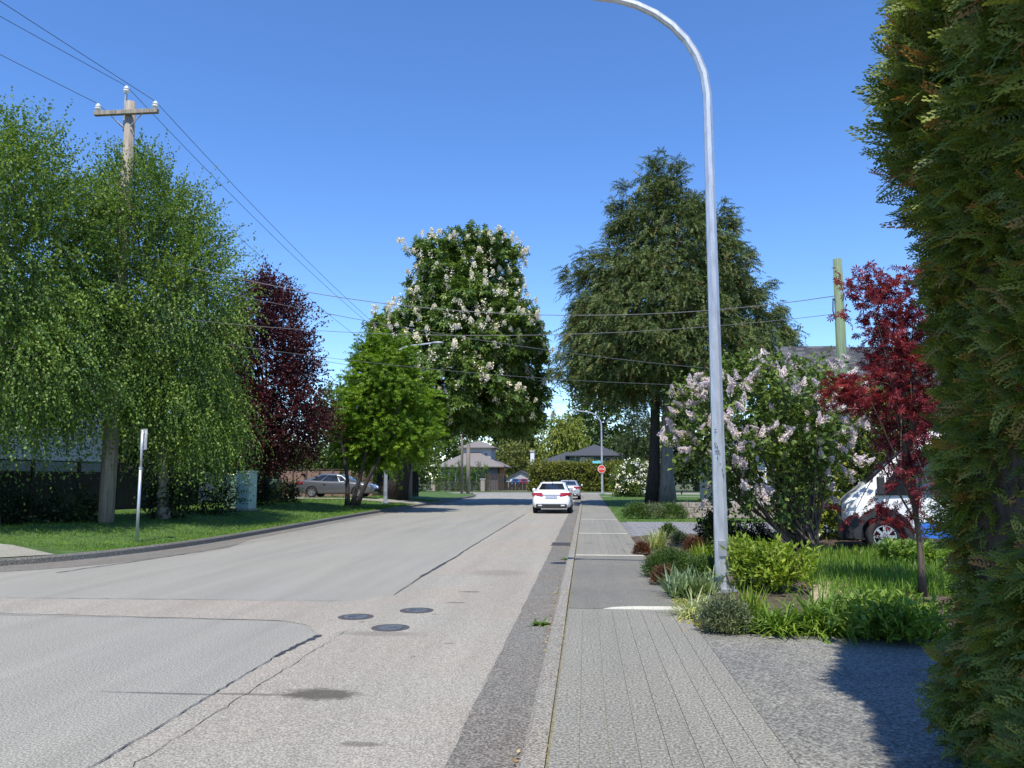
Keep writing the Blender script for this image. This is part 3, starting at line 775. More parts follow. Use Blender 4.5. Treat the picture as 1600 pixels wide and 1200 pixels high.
# ------------------------------------------------------------------ horse chestnut in flower
def chestnut():
    global rng; rng = np.random.default_rng(41); random.seed(41)
    b = gr(616, 777, .41)
    t = tree('horse_chestnut_tree', 'tall horse chestnut covered in cream flower candles, left of the white sedan', b)
    env = profile(49.6, [(368, 735, 772), (382, 675, 795), (396, 640, 818), (415, 642, 815), (430, 645, 812), (452, 638, 818), (480, 624, 838), (505, 602, 850), (545, 580, 856), (590, 570, 852), (625, 575, 862), (652, 590, 856), (672, 630, 810)])
    ph = rng.uniform(0, 6, 6)
    P_, D = sample(env, 1400, .34, .95, .75, inset=.5, lump=.19, ph=ph)
    cr = rel(foliage('crown', [twigs(P_, D, .7, 5, 5, .33, TP, .2, .6, .2, 1, .35, .5, .7, .25, .9, .4)], LM['chest'], t))
    rel(wood(b, (-8.6, 49.6, 12.5), .62, .12, [tuple(p) for p in P_[:26]], .42, 'trunk', MAT['bark_dark'], t, .5, .22))
    # candles
    ms = []
    for k in range(4):
        n = 46
        tt = rng.random(n); th = rng.uniform(0, 6.283, n); rr = .24*(1-tt*.8)*rng.uniform(.6, 1, n)
        C = np.stack([rr*np.cos(th), rr*np.sin(th), tt*.62], 1)
        ax = np.stack([np.cos(th), np.sin(th), np.full(n, .5)], 1)
        V, Fc = leaves_np(C, ax, rng.normal(0, 1, (n, 3)), .15, T_leaf(.5))
        V2, F2 = leaves_np(np.zeros((2, 3)), np.array([[0, 0, 1.], [0, 0, 1.]]), np.array([[1., 0, 0], [0, 1., 0]]), .75, T_leaf(.16))
        V, Fc = join_np([(V, Fc), (V2, F2)])
        m = np_mesh('flower_candle', V, Fc); m.materials.append(LM['chest_fl']); ms.append(m)
    Q, D2 = sample(env, 1100, .06, .95, .0, inset=.4, lump=.19, ph=ph)
    view = (D2[:, 1] < .35)
    z0, z1 = env[0][0], env[0][-1]
    keep = view & (rng.random(len(Q)) < np.clip((Q[:, 2]-z0)/(z1-z0)*2.0+.25, .4, 1)*.6)
    Q, D2 = Q[keep], D2[keep]
    # smaller half-open candles beyond the first 296, too many to pick apart
    Qs = np.concatenate([Q[296:], sample(env, 700, .07, .95, .0, inset=.42, lump=.19, ph=ph)[0]])
    Qs = Qs+np.array([0, -.2, .25]); m_ = 14
    Cs = np.repeat(Qs, m_, 0)+rng.normal(0, 1, (len(Qs)*m_, 3))*np.array([.07, .07, .14])
    fo = rel(foliage('small_flowers', leaves_np(Cs, rng.normal(0, 1, Cs.shape), rng.normal(0, 1, Cs.shape), .11, T_leaf(.5)), LM['chest_fl'], cr, 'stuff')); fo.location = (0, 0, 0)
    Q, D2 = Q[:296], D2[:296]
    for i, (p, d) in enumerate(zip(Q, D2)):
        p = p+d*.45+np.array([0, 0, .15])
        o = meshobj('flower_candle', ms[i % 4], None, cr, p)
        o.rotation_euler = (random.uniform(-.3, .3), random.uniform(-.3, .3), random.uniform(0, 6))
        s = random.uniform(.45, .7); o.scale = (s, s, s)
chestnut()

# ------------------------------------------------------------------ big cedar on the right
def cedar():
    global rng; rng = np.random.default_rng(51); random.seed(51)
    b = gr(1030, 790, WZ); Y = b[1]
    t = tree('cedar_tree', 'huge dark conifer with two trunks behind the near street lamp', b)
    env = profile(Y, [(234, 1038, 1042), (255, 1018, 1062), (285, 985, 1082), (315, 958, 1102), (345, 940, 1135), (385, 925, 1168), (425, 900, 1188), (470, 876, 1202), (520, 860, 1236), (555, 862, 1262), (578, 866, 1258), (592, 880, 1215), (604, 910, 1130)])
    P_, D = sample(env, 2800, .5, .95, .0, inset=1.2, lump=.05)
    fr = [twig_frames(P_, D, 1.0, 3, 5, .42, .5, .4, .0, 1.0, .3, .6, .6, .3, .6, .6)]
    Q, D2 = sample(env, 330, .08, .95, .0, inset=.95, lump=.2)
    Q = Q+D2*rng.uniform(-.5, .75, (len(Q), 1))
    D2[:, 2] = D2[:, 2]*.35
    NS = 13
    Q2 = np.repeat(Q, NS, 0); sd = nrm(np.cross(np.repeat(D2, NS, 0), [0, 0, 1.0]))
    Q2 = Q2+sd*rng.normal(0, .34, (len(Q2), 1))+np.array([0, 0, 1.0])*rng.normal(0, .17, (len(Q2), 1))
    fr.append(twig_frames(Q2, np.repeat(D2, NS, 0), .8, 2, 8, .25, .42, .35, .42, 1.0, .12, .9, .5, .18, .7, .5))
    C, ax, no, sz = [np.concatenate(x) for x in zip(*fr)]
    instanced('crown', C, ax, no, sz, [TF2], LM['cedar'], t)
    lim = [tuple(p) for p in P_[:34]]
    rel(wood((b[0]-.36, b[1], b[2]), (b[0]+.3, b[1], 15.5), .36, .06, lim[:20], .2, 'trunk', MAT['bark_dark'], t, .15, .3))  # darker bark carries the shade on the left trunk
    rel(wood((b[0]+.42, b[1]-.25, b[2]), (b[0]+.9, b[1], 13.5), .42, .06, lim[20:], .2, 'trunk', MAT['bark_sunlit'], t, .15, .3))  # paler bark carries the sun on the right trunk
cedar()

# ------------------------------------------------------------------ far trees and shrubs
def blob_tree(name, label, Y, prof, mat, n, L, ntw, nlf, size, tpl=TL, trunk=True, gz=.0, droop=.15, up=.3, group=None, seed=1, cat='tree', gaps=.6, bark='bark_brown', shell=.4, depth=1.0, axd=.1, bx=None):
    global rng; rng = np.random.default_rng(seed); random.seed(seed)
    env = profile(Y, prof)
    cx = float(np.mean(env[1])) if bx is None else bx
    t = tree(name, label, (cx, Y, gz), group, cat)
    P_, D = sample(env, n, shell, depth, gaps, inset=L*.5)
    P_[:, 2] = np.maximum(P_[:, 2], gz+.05)
    rel(foliage('crown' if cat == 'tree' else 'foliage', [twigs(P_, D, L, ntw, nlf, size, tpl, droop, .55, up, .9, .3, .5, .8, axd)], mat, t))
    if trunk:
        zt = env[0][0]+(env[0][-1]-env[0][0])*.6
        r_ = max(.03, .022*(env[0][-1]-gz))
        rel(wood((cx, Y, gz), (float(env[1][len(env[1])//2]), Y, zt), r_, r_*.3, [tuple(p) for p in P_[:7]], .4, 'trunk' if cat == 'tree' else 'stem', MAT[bark], t, .2, .2))
    return t
blob_tree('willow_tree', 'yellow-green weeping willow behind the dark-roofed house', 125, [(648, 872, 892), (662, 856, 910), (685, 850, 915), (712, 848, 914), (740, 855, 905)], LM['willow'], 230, 2.6, 5, 9, .55, TLN, droop=.9, up=.2, seed=61, axd=.6)
blob_tree('broadleaf_tree', 'tall dark broadleaf tree behind the willow, left of the far street lamp', 140, [(560, 900, 975), (600, 880, 990), (650, 890, 985), (690, 905, 985), (740, 910, 975)], LM['far'], 260, 2.2, 5, 8, .6, seed=62)
blob_tree('conifer_tree', 'dark conifer between the far street lamp and the cedar trunks', 104, [(612, 992, 1004), (640, 975, 1018), (680, 965, 1030), (720, 962, 1035), (750, 965, 1035)], LM['far_dark'], 200, 1.6, 4, 6, .6, TF, seed=63, droop=.4)
blob_tree('broadleaf_tree', 'olive-green tree seen above the small garage roof', 170, [(640, 815, 838), (655, 790, 845), (680, 775, 848), (710, 780, 845), (733, 790, 840)], LM['far_olive'], 220, 2.3, 5, 8, .65, seed=64)
blob_tree('garden_tree', 'rounded green garden tree left of the white chimney', 160, [(692, 790, 812), (705, 775, 828), (722, 772, 833), (735, 780, 830)], LM['far_olive'], 140, 1.4, 5, 8, .45, seed=65)
blob_tree('broadleaf_tree', 'light green tree showing between the purple tree and the maple', 62, [(598, 505, 525), (620, 495, 545), (660, 485, 560), (700, 480, 565), (735, 485, 560)], LM['far'], 170, 1.1, 5, 8, .26, seed=66, gz=.4)
blob_tree('garden_tree', 'leafy green shrub-tree behind the purple tree, above the brown fence', 56, [(690, 425, 470), (710, 415, 490), (740, 415, 500), (760, 420, 490)], LM['far'], 110, .9, 5, 8, .22, seed=67, gz=.4)
blob_tree('broadleaf_tree', 'broad dark tree added behind the birches to darken their depth', 40, [(440, 230, 320), (520, 190, 380), (620, 170, 420), (680, 160, 430), (730, 170, 420)], LM['backing'], 420, 1.3, 5, 8, .28, seed=68, gz=.4)
blob_tree('broadleaf_tree', 'dark green tree added behind the tall left birch to darken its crown', 38, [(400, -40, 100), (470, -120, 180), (560, -150, 210), (640, -150, 210), (700, -140, 200)], LM['backing'], 420, 1.3, 5, 8, .26, seed=168, gz=.4)
blob_tree('garden_tree', 'green garden tree behind the horse chestnut trunk', 72, [(700, 600, 650), (715, 585, 680), (740, 580, 690), (760, 590, 680)], LM['far'], 130, 1.0, 5, 8, .25, seed=69, gz=.2)
blob_tree('conifer_tree', 'bushy dark green tree right of the cedar trunks, above the house corner', 95, [(590, 1050, 1100), (630, 1040, 1140), (690, 1035, 1150), (740, 1035, 1150)], LM['far_dark'], 240, 1.6, 5, 7, .5, seed=70)
blob_tree('flowering_shrub', 'rounded green shrub with white blossom near the stop sign', 66, [(720, 985, 1010), (732, 965, 1018), (755, 955, 1022), (776, 960, 1020)], LM['far'], 150, .5, 5, 8, .17, seed=71, gz=WZ, cat='shrub')
def white_bloom():
    sh = [o for o in bpy.data.objects if o.name.startswith('flowering_shrub')][0]
    env = profile(66, [(720, 985, 1010), (732, 965, 1018), (755, 955, 1022), (770, 960, 1020)])
    Q, D = sample(env, 160, .12, 1, 0); Q = Q[D[:, 1] < .3][:90]
    C = np.repeat(Q, 6, 0)+rng.normal(0, .1, (len(Q)*6, 3))
    V, Fc = leaves_np(C+np.array([0, -.2, .1]), rng.normal(0, 1, C.shape), np.array([0, -.6, .8])+rng.normal(0, .3, C.shape), .15, T_leaf(.45))
    o = rel(foliage('blossom', (V, Fc), LM['white_fl'], sh)); o['kind'] = 'stuff'
white_bloom()
blob_tree('yellow_shrub', 'yellow-green shrub at the right end of the long clipped hedge', 72, [(728, 962, 985), (745, 955, 990), (772, 958, 988)], LM['lime'], 70, .45, 5, 8, .15, seed=72, gz=WZ, cat='shrub', trunk=False)
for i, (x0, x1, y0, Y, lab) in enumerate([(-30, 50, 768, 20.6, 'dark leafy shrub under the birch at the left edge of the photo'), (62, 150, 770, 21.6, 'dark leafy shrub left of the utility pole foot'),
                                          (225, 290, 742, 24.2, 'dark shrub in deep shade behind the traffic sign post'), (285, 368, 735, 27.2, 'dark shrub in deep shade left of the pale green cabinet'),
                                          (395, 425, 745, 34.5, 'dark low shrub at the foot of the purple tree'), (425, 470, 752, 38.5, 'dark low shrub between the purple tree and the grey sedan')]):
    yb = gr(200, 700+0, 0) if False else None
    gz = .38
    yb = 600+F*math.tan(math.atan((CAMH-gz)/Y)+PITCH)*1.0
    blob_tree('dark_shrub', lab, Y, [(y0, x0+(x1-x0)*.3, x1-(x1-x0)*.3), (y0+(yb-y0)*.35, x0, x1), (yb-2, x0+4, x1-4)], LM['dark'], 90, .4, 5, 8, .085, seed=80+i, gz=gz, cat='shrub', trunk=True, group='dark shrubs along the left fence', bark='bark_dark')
for k in range(8):
    x = 686+k*10.4
    blob_tree('columnar_cedar', 'narrow clipped cedar behind the metal fence, number %s from the left pillar' % ('one two three four five six seven eight'.split()[k]), 96, [(722+(k % 3)*3, x-1.2, x+1.2), (735, x-4, x+4), (750, x-5, x+5), (766, x-4.5, x+4.5)], LM['thuja'], 60, .4, 4, 6, .2, TF, seed=90+k, cat='shrub', group='narrow cedars behind the far metal fence', up=.8, trunk=True, gz=0)
def box_hedge(name, label, x0, x1, y0, y1, z1, mat, n, size, seed, z0=0.0, core='leaf_core'):
    global rng; rng = np.random.default_rng(seed)
    t = empty(name, ((x0+x1)/2, (y0+y1)/2, z0)); tag(t, label, 'hedge')
    c = MB().box(x0+.15, x1-.15, y0+.15, y1-.15, z0, z1-.15).build('shade_core', MAT['bark_dark'], t); rel(c)  # solid dark core added behind the leaf shell, not separate twigs
    a1, a2, a3 = (x1-x0)*(z1-z0), (x1-x0)*(y1-y0), (y1-y0)*(z1-z0)
    pr = np.array([a1, a2, a3, a3]); pr = pr/pr.sum(); f = rng.choice(4, n, p=pr)
    P_ = np.stack([rng.uniform(x0, x1, n), rng.uniform(y0, y1, n), rng.uniform(z0, z1, n)], 1); D = np.zeros((n, 3))
    for k, (ax, v, d) in enumerate([(1, y0, (0, -1, 0)), (2, z1, (0, 0, 1)), (0, x0, (-1, 0, 0)), (0, x1, (1, 0, 0))]):
        s = f == k; P_[s, ax] = v; D[s] = d
    P_ += rng.normal(0, .05, P_.shape)+D*(.08*np.sin(P_[:, 0:1]*1.9)*np.sin(P_[:, 2:3]*2.3+P_[:, 1:2]))
    rel(foliage('foliage', [twigs(P_, D, size*2.4, 2, 4, size, TL, .1, .6, .25, .7, .3)], mat, t))
    return t
box_hedge('clipped_hedge', 'long clipped yellow-green hedge across the side street, behind the stop sign', at(832, 740, 95)[0], 9.5, 94.5, 96.2, at(880, 727, 95)[2], LM['privet'], 2600, .2, 101)
def tree_line():
    global rng; rng = np.random.default_rng(105)
    n = 7500
    x = rng.uniform(-190, 150, n); y = 205+rng.uniform(-8, 8, n)
    top = 11.5+2.6*np.sin(x*.11)+2.2*np.sin(x*.31+1)+1.2*np.sin(x*.83)
    z = rng.random(n)**.8*top
    C = np.stack([x, y, z+.5], 1)
    D = np.stack([rng.normal(0, .4, n), -np.ones(n), rng.normal(.4, .4, n)], 1)
    o = foliage('tree_line', twigs(C, nrm(D), 2.2, 2, 5, 1.1, TL, .2, .6, .2, .6, .3), LM['far'], None, 'stuff')
    tag(o, 'distant belt of trees closing the view behind the far houses', 'trees')
tree_line()
# shrubs behind and beside the lilac
blob_tree('camellia_hedge', 'tall glossy hedge shrub with yellow-green leaves left of the van', 21.0, [(596, 1330, 1400), (620, 1250, 1440), (680, 1215, 1450), (740, 1210, 1440), (800, 1215, 1420), (855, 1240, 1350)], LM['camellia'], 620, .5, 5, 8, .10, seed=111, gz=WZ, cat='shrub', group=None, trunk=True)
blob_tree('dark_shrub', 'dark glossy shrub behind the near street lamp foot', 17.0, [(800, 1100, 1130), (820, 1090, 1150), (850, 1088, 1150), (868, 1095, 1145)], LM['dark'], 130, .22, 5, 7, .065, seed=112, gz=WZ, cat='shrub')
blob_tree('dark_shrub', 'low dark shrub between the street lamp and the lilac stems', 17.6, [(818, 1150, 1190), (835, 1135, 1215), (860, 1135, 1215)], LM['dark'], 110, .2, 5, 7, .06, seed=113, gz=WZ, cat='shrub')

# ------------------------------------------------------------------ lilac
def lilac():
    global rng; rng = np.random.default_rng(121); random.seed(121)
    Y = 16.6; b = gr(1262, 864, .16)
    t = tree('lilac_shrub', 'large lilac with pale pink flowers and slanting bare stems', b, cat='shrub')
    env = profile(Y, [(552, 1190, 1222), (572, 1120, 1305), (605, 1066, 1335), (640, 1044, 1350), (680, 1040, 1345), (715, 1048, 1330), (750, 1068, 1300), (785, 1095, 1280), (805, 1120, 1270)])
    P_, D = sample(env, 430, .42, .75, .7, inset=.3, lump=.15)
    lowsel = P_[:, 2] < 1.3
    keep = ~lowsel | (rng.random(len(P_)) < .45)
    P_, D = P_[keep], D[keep]
    cr = rel(foliage('leaves', [twigs(P_, D, .42, 5, 6, .105, T_leaf(.36), .15, .6, .35, .8, .3, .4, .8, .2)], LM['lilac'], t))
    w_ = MB()
    tips = P_[rng.choice(len(P_), 46, replace=False)]
    for k, tp in enumerate(tips):
        bb = b+np.array([random.uniform(-.3, .3), random.uniform(-.25, .25), 0])
        mid = bb*.55+tp*.45+np.array([(-.15 if tp[0] < b[0] else .1), 0, -.12])
        r0 = random.uniform(.016, .04)
        w_.tube(bez(bb, mid, tp, 7), [r0*(1-.75*i/6) for i in range(7)], 5)
    rel(w_.build('stems', MAT['bark_brown'], t, smooth=True))
    ms = []
    for k in range(4):
        n = 120; tt = rng.random(n)**1.2; th = rng.uniform(0, 6.283, n); rr = .105*(1-tt*.8)*rng.random(n)**.4
        C = np.stack([rr*np.cos(th), rr*np.sin(th), tt*.27-.05], 1)
        V, Fc = leaves_np(C, rng.normal(0, 1, (n, 3)), np.stack([np.cos(th), np.sin(th), np.full(n, .4)], 1), .034, T_leaf(.5))
        V2, F2 = leaves_np(np.array([[0, 0, -.06]]*2), np.array([[0, 0, 1.], [0, 0, 1.]]), np.array([[1., 0, 0], [0, 1., 0]]), .32, T_leaf(.22))
        V, Fc = join_np([(V, Fc), (V2, F2)])
        m = np_mesh('flower_cluster', V, Fc); m.materials.append(LM['lilac_fl']); ms.append(m)
    Q, D2 = sample(env, 420, .12, .75, .3, inset=.2)
    kp = (D2[:, 1] < .25) & (rng.random(len(Q)) < np.clip((Q[:, 2]-.9)/2.2, .06, 1))
    Q, D2 = Q[kp][:95], D2[kp][:95]
    for i, (p, d) in enumerate(zip(Q, D2)):
        for j in range(2):
            q = p+d*.16+rng.normal(0, .13, 3)
            o = meshobj('flower_cluster', ms[(i+j) % 4], None, cr, q)
            o.rotation_euler = (random.uniform(-.9, .9)-d[1]*.3, random.uniform(-.9, .9)+d[0]*.5, random.uniform(0, 6)); s = random.uniform(.6, 1.0); o.scale = (s, s, s)
lilac()

# ------------------------------------------------------------------ red Japanese maple
def red_maple():
    global rng; rng = np.random.default_rng(131); random.seed(131)
    Y = 10.6; b = gr(1440, 905, .16); b = np.array([at(1440, 905, Y)[0], Y, .16])
    t = tree('japanese_maple_tree', 'small dark red maple between the cedar hedge and the van', b)
    parts = []; tips = []
    for (x0, x1, y0, y1, n) in [(1328, 1395, 425, 475, 22), (1350, 1400, 470, 520, 14), (1395, 1475, 430, 520, 46), (1360, 1470, 505, 560, 52), (1375, 1480, 555, 650, 90), (1335, 1400, 590, 640, 26), (1300, 1345, 592, 622, 12), (1390, 1480, 650, 720, 50), (1385, 1440, 720, 770, 10), (1350, 1450, 780, 808, 13)]:
        px = rng.uniform(x0, x1, n); py = rng.uniform(y0, y1, n)
        C = np.array([at(a, c, Y) for a, c in zip(px, py)]); C[:, 1] += rng.normal(0, .28, n)
        D = nrm(C-np.array([b[0]+.05, Y, 2.6])); D[:, 2] = D[:, 2]*.5
        parts.append(twigs(C, D, .22, 3, 5, .07, TSTAR, .25, .6, .0, 1, .3, .5, .7, .25, .8, .5))
        tips += [tuple(c) for c in C[:4]]
    rel(foliage('crown', parts, LM['redmaple'], t))
    rel(wood(b, (b[0]-.1, Y, 3.1), .045, .02, tips, .42, 'trunk', MAT['bark_brown'], t, .12, .3))
red_maple()

# ------------------------------------------------------------------ tall cedar hedge next to the camera
def near_hedge():
    global rng; rng = np.random.default_rng(141); random.seed(141)
    t = empty('cedar_hedge', (2.6, 2.2, WZ-.01)); tag(t, 'tall dense cedar hedge towering at the right edge beside the driveway', 'hedge')
    X0, Y1, HT, RC = 2.02, 4.85, 6.6, .14
    n = 22000
    z = rng.random(n)**.85*HT
    L1, L2, L3 = 3.6, RC*1.57, 2.2
    s = rng.uniform(0, L1+L2+L3, n)
    s = np.where((s < 1.8) & (rng.random(n) < .55), rng.uniform(1.5, L1+L2+.5, n), s)
    m_ = 3600
    s = np.concatenate([s, rng.uniform(L1-.9, L1+L2+.5, m_)]); z = np.concatenate([z, rng.uniform(0, 3.0, m_)]); n += m_
    P_ = np.zeros((n, 3)); D = np.zeros((n, 3))
    a = s < L1
    P_[a, 0] = X0; P_[a, 1] = Y1-RC-(L1-s[a]); D[a] = (-1, 0, 0)
    c = (s >= L1) & (s < L1+L2); th = (s[c]-L1)/RC
    P_[c, 0] = X0+RC-RC*np.cos(th); P_[c, 1] = Y1-RC+RC*np.sin(th); D[c] = np.stack([-np.cos(th), np.sin(th), 0*th], 1)
    e = s >= L1+L2
    P_[e, 0] = X0+RC+(s[e]-L1-L2); P_[e, 1] = Y1; D[e] = (0, 1, 0)
    P_[:, 2] = z
    bulge = .16*np.clip((z-2.6)/.7, 0, 1)-.45*np.clip((z-4.0)/2.2, 0, 1)+.02*np.clip((.9-z)/.9, 0, 1)+.05
    bulge = bulge+(.42*np.clip((3.7-P_[:, 1])/1.3, 0, 1)*np.clip(z-2.6, 0, 1)+.24*np.clip((4.3-P_[:, 1])/.5, 0, 1)*np.clip((1.4-z)/.9, 0, 1))*(D[:, 0] < -.5)  # unseen near bulge shaped for the driveway shadow; low flare shaped to catch sun
    lump = .07*np.sin(P_[:, 1]*2.9+z*1.3)*np.sin(z*2.4+1)+.05*np.sin(z*6.1+P_[:, 1]*5)
    P_ += D*(bulge+lump-.10-rng.random(n)**1.5*.2)[:, None]
    tang = np.stack([-D[:, 1], D[:, 0], np.zeros(n)], 1)
    dz = rng.normal(.12, .35, n)+.35*np.clip((z-2.6)/1.5, -.6, 1)
    ax = nrm(D*rng.uniform(.25, .85, (n, 1))+tang*rng.normal(0, .55, (n, 1))+np.array([0, 0, 1])*dz[:, None])
    no = nrm(np.array([0, 0, 1.0])*rng.uniform(.1, .8, (n, 1))+tang*rng.normal(0, .5, (n, 1))+D*rng.normal(.6, .35, (n, 1)))
    sz = rng.uniform(.11, .20, n)+.07*np.clip((z-2.6), 0, 1)
    instanced('foliage', P_, ax, no, sz, [TS, bent(TS, .25), bent(TS, -.25)], LM['hedge'], t)
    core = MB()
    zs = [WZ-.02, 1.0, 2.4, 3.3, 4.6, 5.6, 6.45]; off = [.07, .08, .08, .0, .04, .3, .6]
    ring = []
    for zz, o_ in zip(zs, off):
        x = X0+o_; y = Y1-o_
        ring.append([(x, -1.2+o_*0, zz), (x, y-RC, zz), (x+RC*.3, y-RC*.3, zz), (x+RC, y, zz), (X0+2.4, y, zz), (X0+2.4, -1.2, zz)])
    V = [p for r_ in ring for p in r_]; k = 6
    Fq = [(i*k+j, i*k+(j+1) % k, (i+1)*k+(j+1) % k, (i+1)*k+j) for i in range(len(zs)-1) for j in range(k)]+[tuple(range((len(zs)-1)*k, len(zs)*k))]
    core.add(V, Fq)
    rel(core.build('shade_core', MAT['bark_dark'], t))  # solid dark core added behind the sprays to block light
near_hedge()

# ------------------------------------------------------------------ bed plants
def arch_blades(C, D, L, wd, droop, seg=4):
    """arching strap leaves: C foot points, D start directions"""
    n = len(C); D = nrm(D); L = np.broadcast_to(L, (n,))[:, None]
    side = nrm(np.cross(D, np.array([0, 0, 1.0])+rng.normal(0, .05, (n, 3))))
    Vs = []
    for i in range(seg+1):
        t = i/seg
        p = C+D*L*t-np.array([0, 0, 1.0])*L*(np.broadcast_to(droop, (n,))[:, None])*t*t
        w_ = np.broadcast_to(wd, (n,))[:, None]*(1-t**2.2)*(.55+.45*min(1, t*4))+.0008
        Vs += [p-side*w_, p+side*w_]
    V = np.stack(Vs, 1); k = 2*(seg+1)
    tf = np.array([(2*i, 2*i+1, 2*i+3, 2*i+2) for i in range(seg)])
    Fc = (tf[None]+(np.arange(n)*k)[:, None, None]).reshape(-1, 4)
    return V.reshape(-1, 3), Fc
def plant(name, label, parts, mat, base, cat='plant', group=None):
    V, Fc = join_np(parts) if isinstance(parts, list) else parts
    base = np.array([float(v) for v in base])
    o = meshobj(name, np_mesh(name, V-base, Fc), mat, None, base)
    return tag(o, label, cat, group)
def gpt(px, py):
    p = gr(px, py, .14)
    return np.array([p[0], p[1], float(bedz(p[0], p[1])) if p[0] > 1.16 else WZ])
def tuft(name, label, px, py, w, h, n, mat, wd=.008, droop=.45, spread=.7, group=None, rad=.35, seg=4):
    c = gpt(px, py)
    C = c+np.stack([np.clip(rng.normal(0, w*rad*.5, n), -w*.45, w*.45), np.clip(rng.normal(0, w*rad*.5, n), -w*.45, w*.45), np.full(n, -.01)], 1)
    D = np.stack([rng.normal(0, spread, n), rng.normal(0, spread, n), np.ones(n)], 1)
    L = h*rng.uniform(.65, 1.3, n)
    return plant(name, label, arch_blades(C, D, L, wd, droop*rng.uniform(.4, 1.3, n), seg), mat, c, group=group)
def mound(name, label, px, py, w, h, n, size, mat, tpl=TLN, L=.09, group=None, up=.4, nlf=4, ntw=2):
    c = gpt(px, py)
    th = rng.uniform(0, 6.283, n); cz = rng.random(n)**.7; r_ = np.sqrt(np.clip(1-cz**2, 0, 1))
    D = np.stack([r_*np.cos(th), r_*np.sin(th), cz], 1)
    k = rng.uniform(.72, 1.0, n)*(1+.12*np.sin(D[:, 0]*7+px)*np.sin(D[:, 1]*6))
    P_ = c+D*np.array([w/2, w/2*.8, h])*k[:, None]-D*np.array([L, L, L])*.7
    P_[:, 2] = np.maximum(P_[:, 2], c[2]+.01)
    return plant(name, label, twigs(P_, D, L, ntw, nlf, size, tpl, .12, .45, up, 1, .2, .7, .6, 0), mat, c, group=group)
rng = np.random.default_rng(201); random.seed(201)
mound('heather_mound', 'rounded fine-leaved green mound at the sidewalk edge', 1047, 896, .95, .45, 1900, .028, LM['heather'])
mound('barberry_mound', 'reddish-brown little mound behind the green mound', 1085, 866, .5, .32, 600, .03, LM['redbrown'])
mound('barberry_mound', 'reddish-brown little mound in front of the green mound', 1036, 908, .42, .27, 600, .03, LM['redbrown'])
tuft('variegated_iris', 'spiky cream-striped clump behind the green mound', 1028, 856, .55, .5, 170, LM['varieg'], .014, .25, .5)
mound('small_shrub', 'small dull green shrub beyond the cream-striped clump', 1045, 843, .55, .35, 420, .04, LM['heather'])
mound('dark_mound', 'dark leafy tuft at the sidewalk corner left of the striped clump', 1003, 862, .4, .25, 350, .035, LM['redbrown'])
tuft('blue_green_perennial', 'blue-green upright perennial left of the near lamp foot', 1078, 925, .6, .46, 330, LM['bluegreen'], .013, .3, .5, rad=.7)
tuft('pale_grass_clump', 'pale cream-striped grass clump at the near lamp foot', 1098, 955, .55, .46, 420, LM['varieg'], .007, .7, .75)
mound('lavender_bush', 'grey-green lavender bush at the front corner of the bed', 1132, 980, .62, .36, 900, .035, LM['lavender'], L=.16, up=1.2)
tuft('iris_clump', 'small yellow-green blade clump right of the lavender', 1172, 972, .32, .42, 110, LM['lime'], .011, .2, .35)
tuft('green_blade_clump', 'green blade clump behind the front reddish mound', 1072, 893, .55, .45, 220, LM['daylily'], .010, .5, .6)
tuft('yellow_green_tuft', 'yellow-green grassy tuft left of the dark shrub', 1100, 872, .6, .4, 260, LM['lime'], .008, .5, .7)
mound('silver_mound', 'small silvery mound beside the cream-striped clump', 1062, 850, .5, .28, 420, .035, LM['lavender'])
mound('green_cushion', 'low green cushion plant between the mounds and the lamp', 1102, 900, .7, .3, 700, .035, LM['heather'])
def leafy(name, label, px, py, w, h, n, mat, size=.09, tpl=TLN, L=.3):
    c = gpt(px, py)
    P_ = c+np.stack([rng.normal(0, w*.2, n), rng.normal(0, w*.2, n), rng.uniform(.0, .35, n)*h], 1)
    D = np.stack([rng.normal(0, .5, n), rng.normal(0, .5, n), np.full(n, 1.0)], 1)
    return plant(name, label, twigs(P_, nrm(D), h*.75, 2, 10, size, tpl, .25, .22, .5, 1, .05, .35, .75, -.1, .8, .4), mat, c)
leafy('leafy_perennial', 'bushy lime-green perennial right of the near lamp foot', 1195, 925, 1.05, .75, 190, LM['lime'], .10)
tuft('daylily_clump', 'green daylily clump in front of the lime-green perennial', 1218, 980, .6, .52, 260, LM['daylily'], .012, .6, .7, 'daylilies at the edge of the driveway')
tuft('daylily_clump', 'bright green daylily clump in the middle of the driveway edge', 1290, 978, .85, .66, 380, LM['daylily'], .012, .6, .75, 'daylilies at the edge of the driveway')
leafy('leafy_perennial', 'dense green perennial next to the cedar hedge', 1392, 990, 1.0, .5, 230, LM['daylily'], .085)
leafy('leafy_perennial', 'leafy green perennial in front of the van wheel', 1425, 885, 1.0, .42, 170, LM['daylily'], .1)
leafy('leafy_perennial', 'small green perennial in front of the dark shrubs', 1150, 885, .7, .5, 90, LM['lime'], .09)
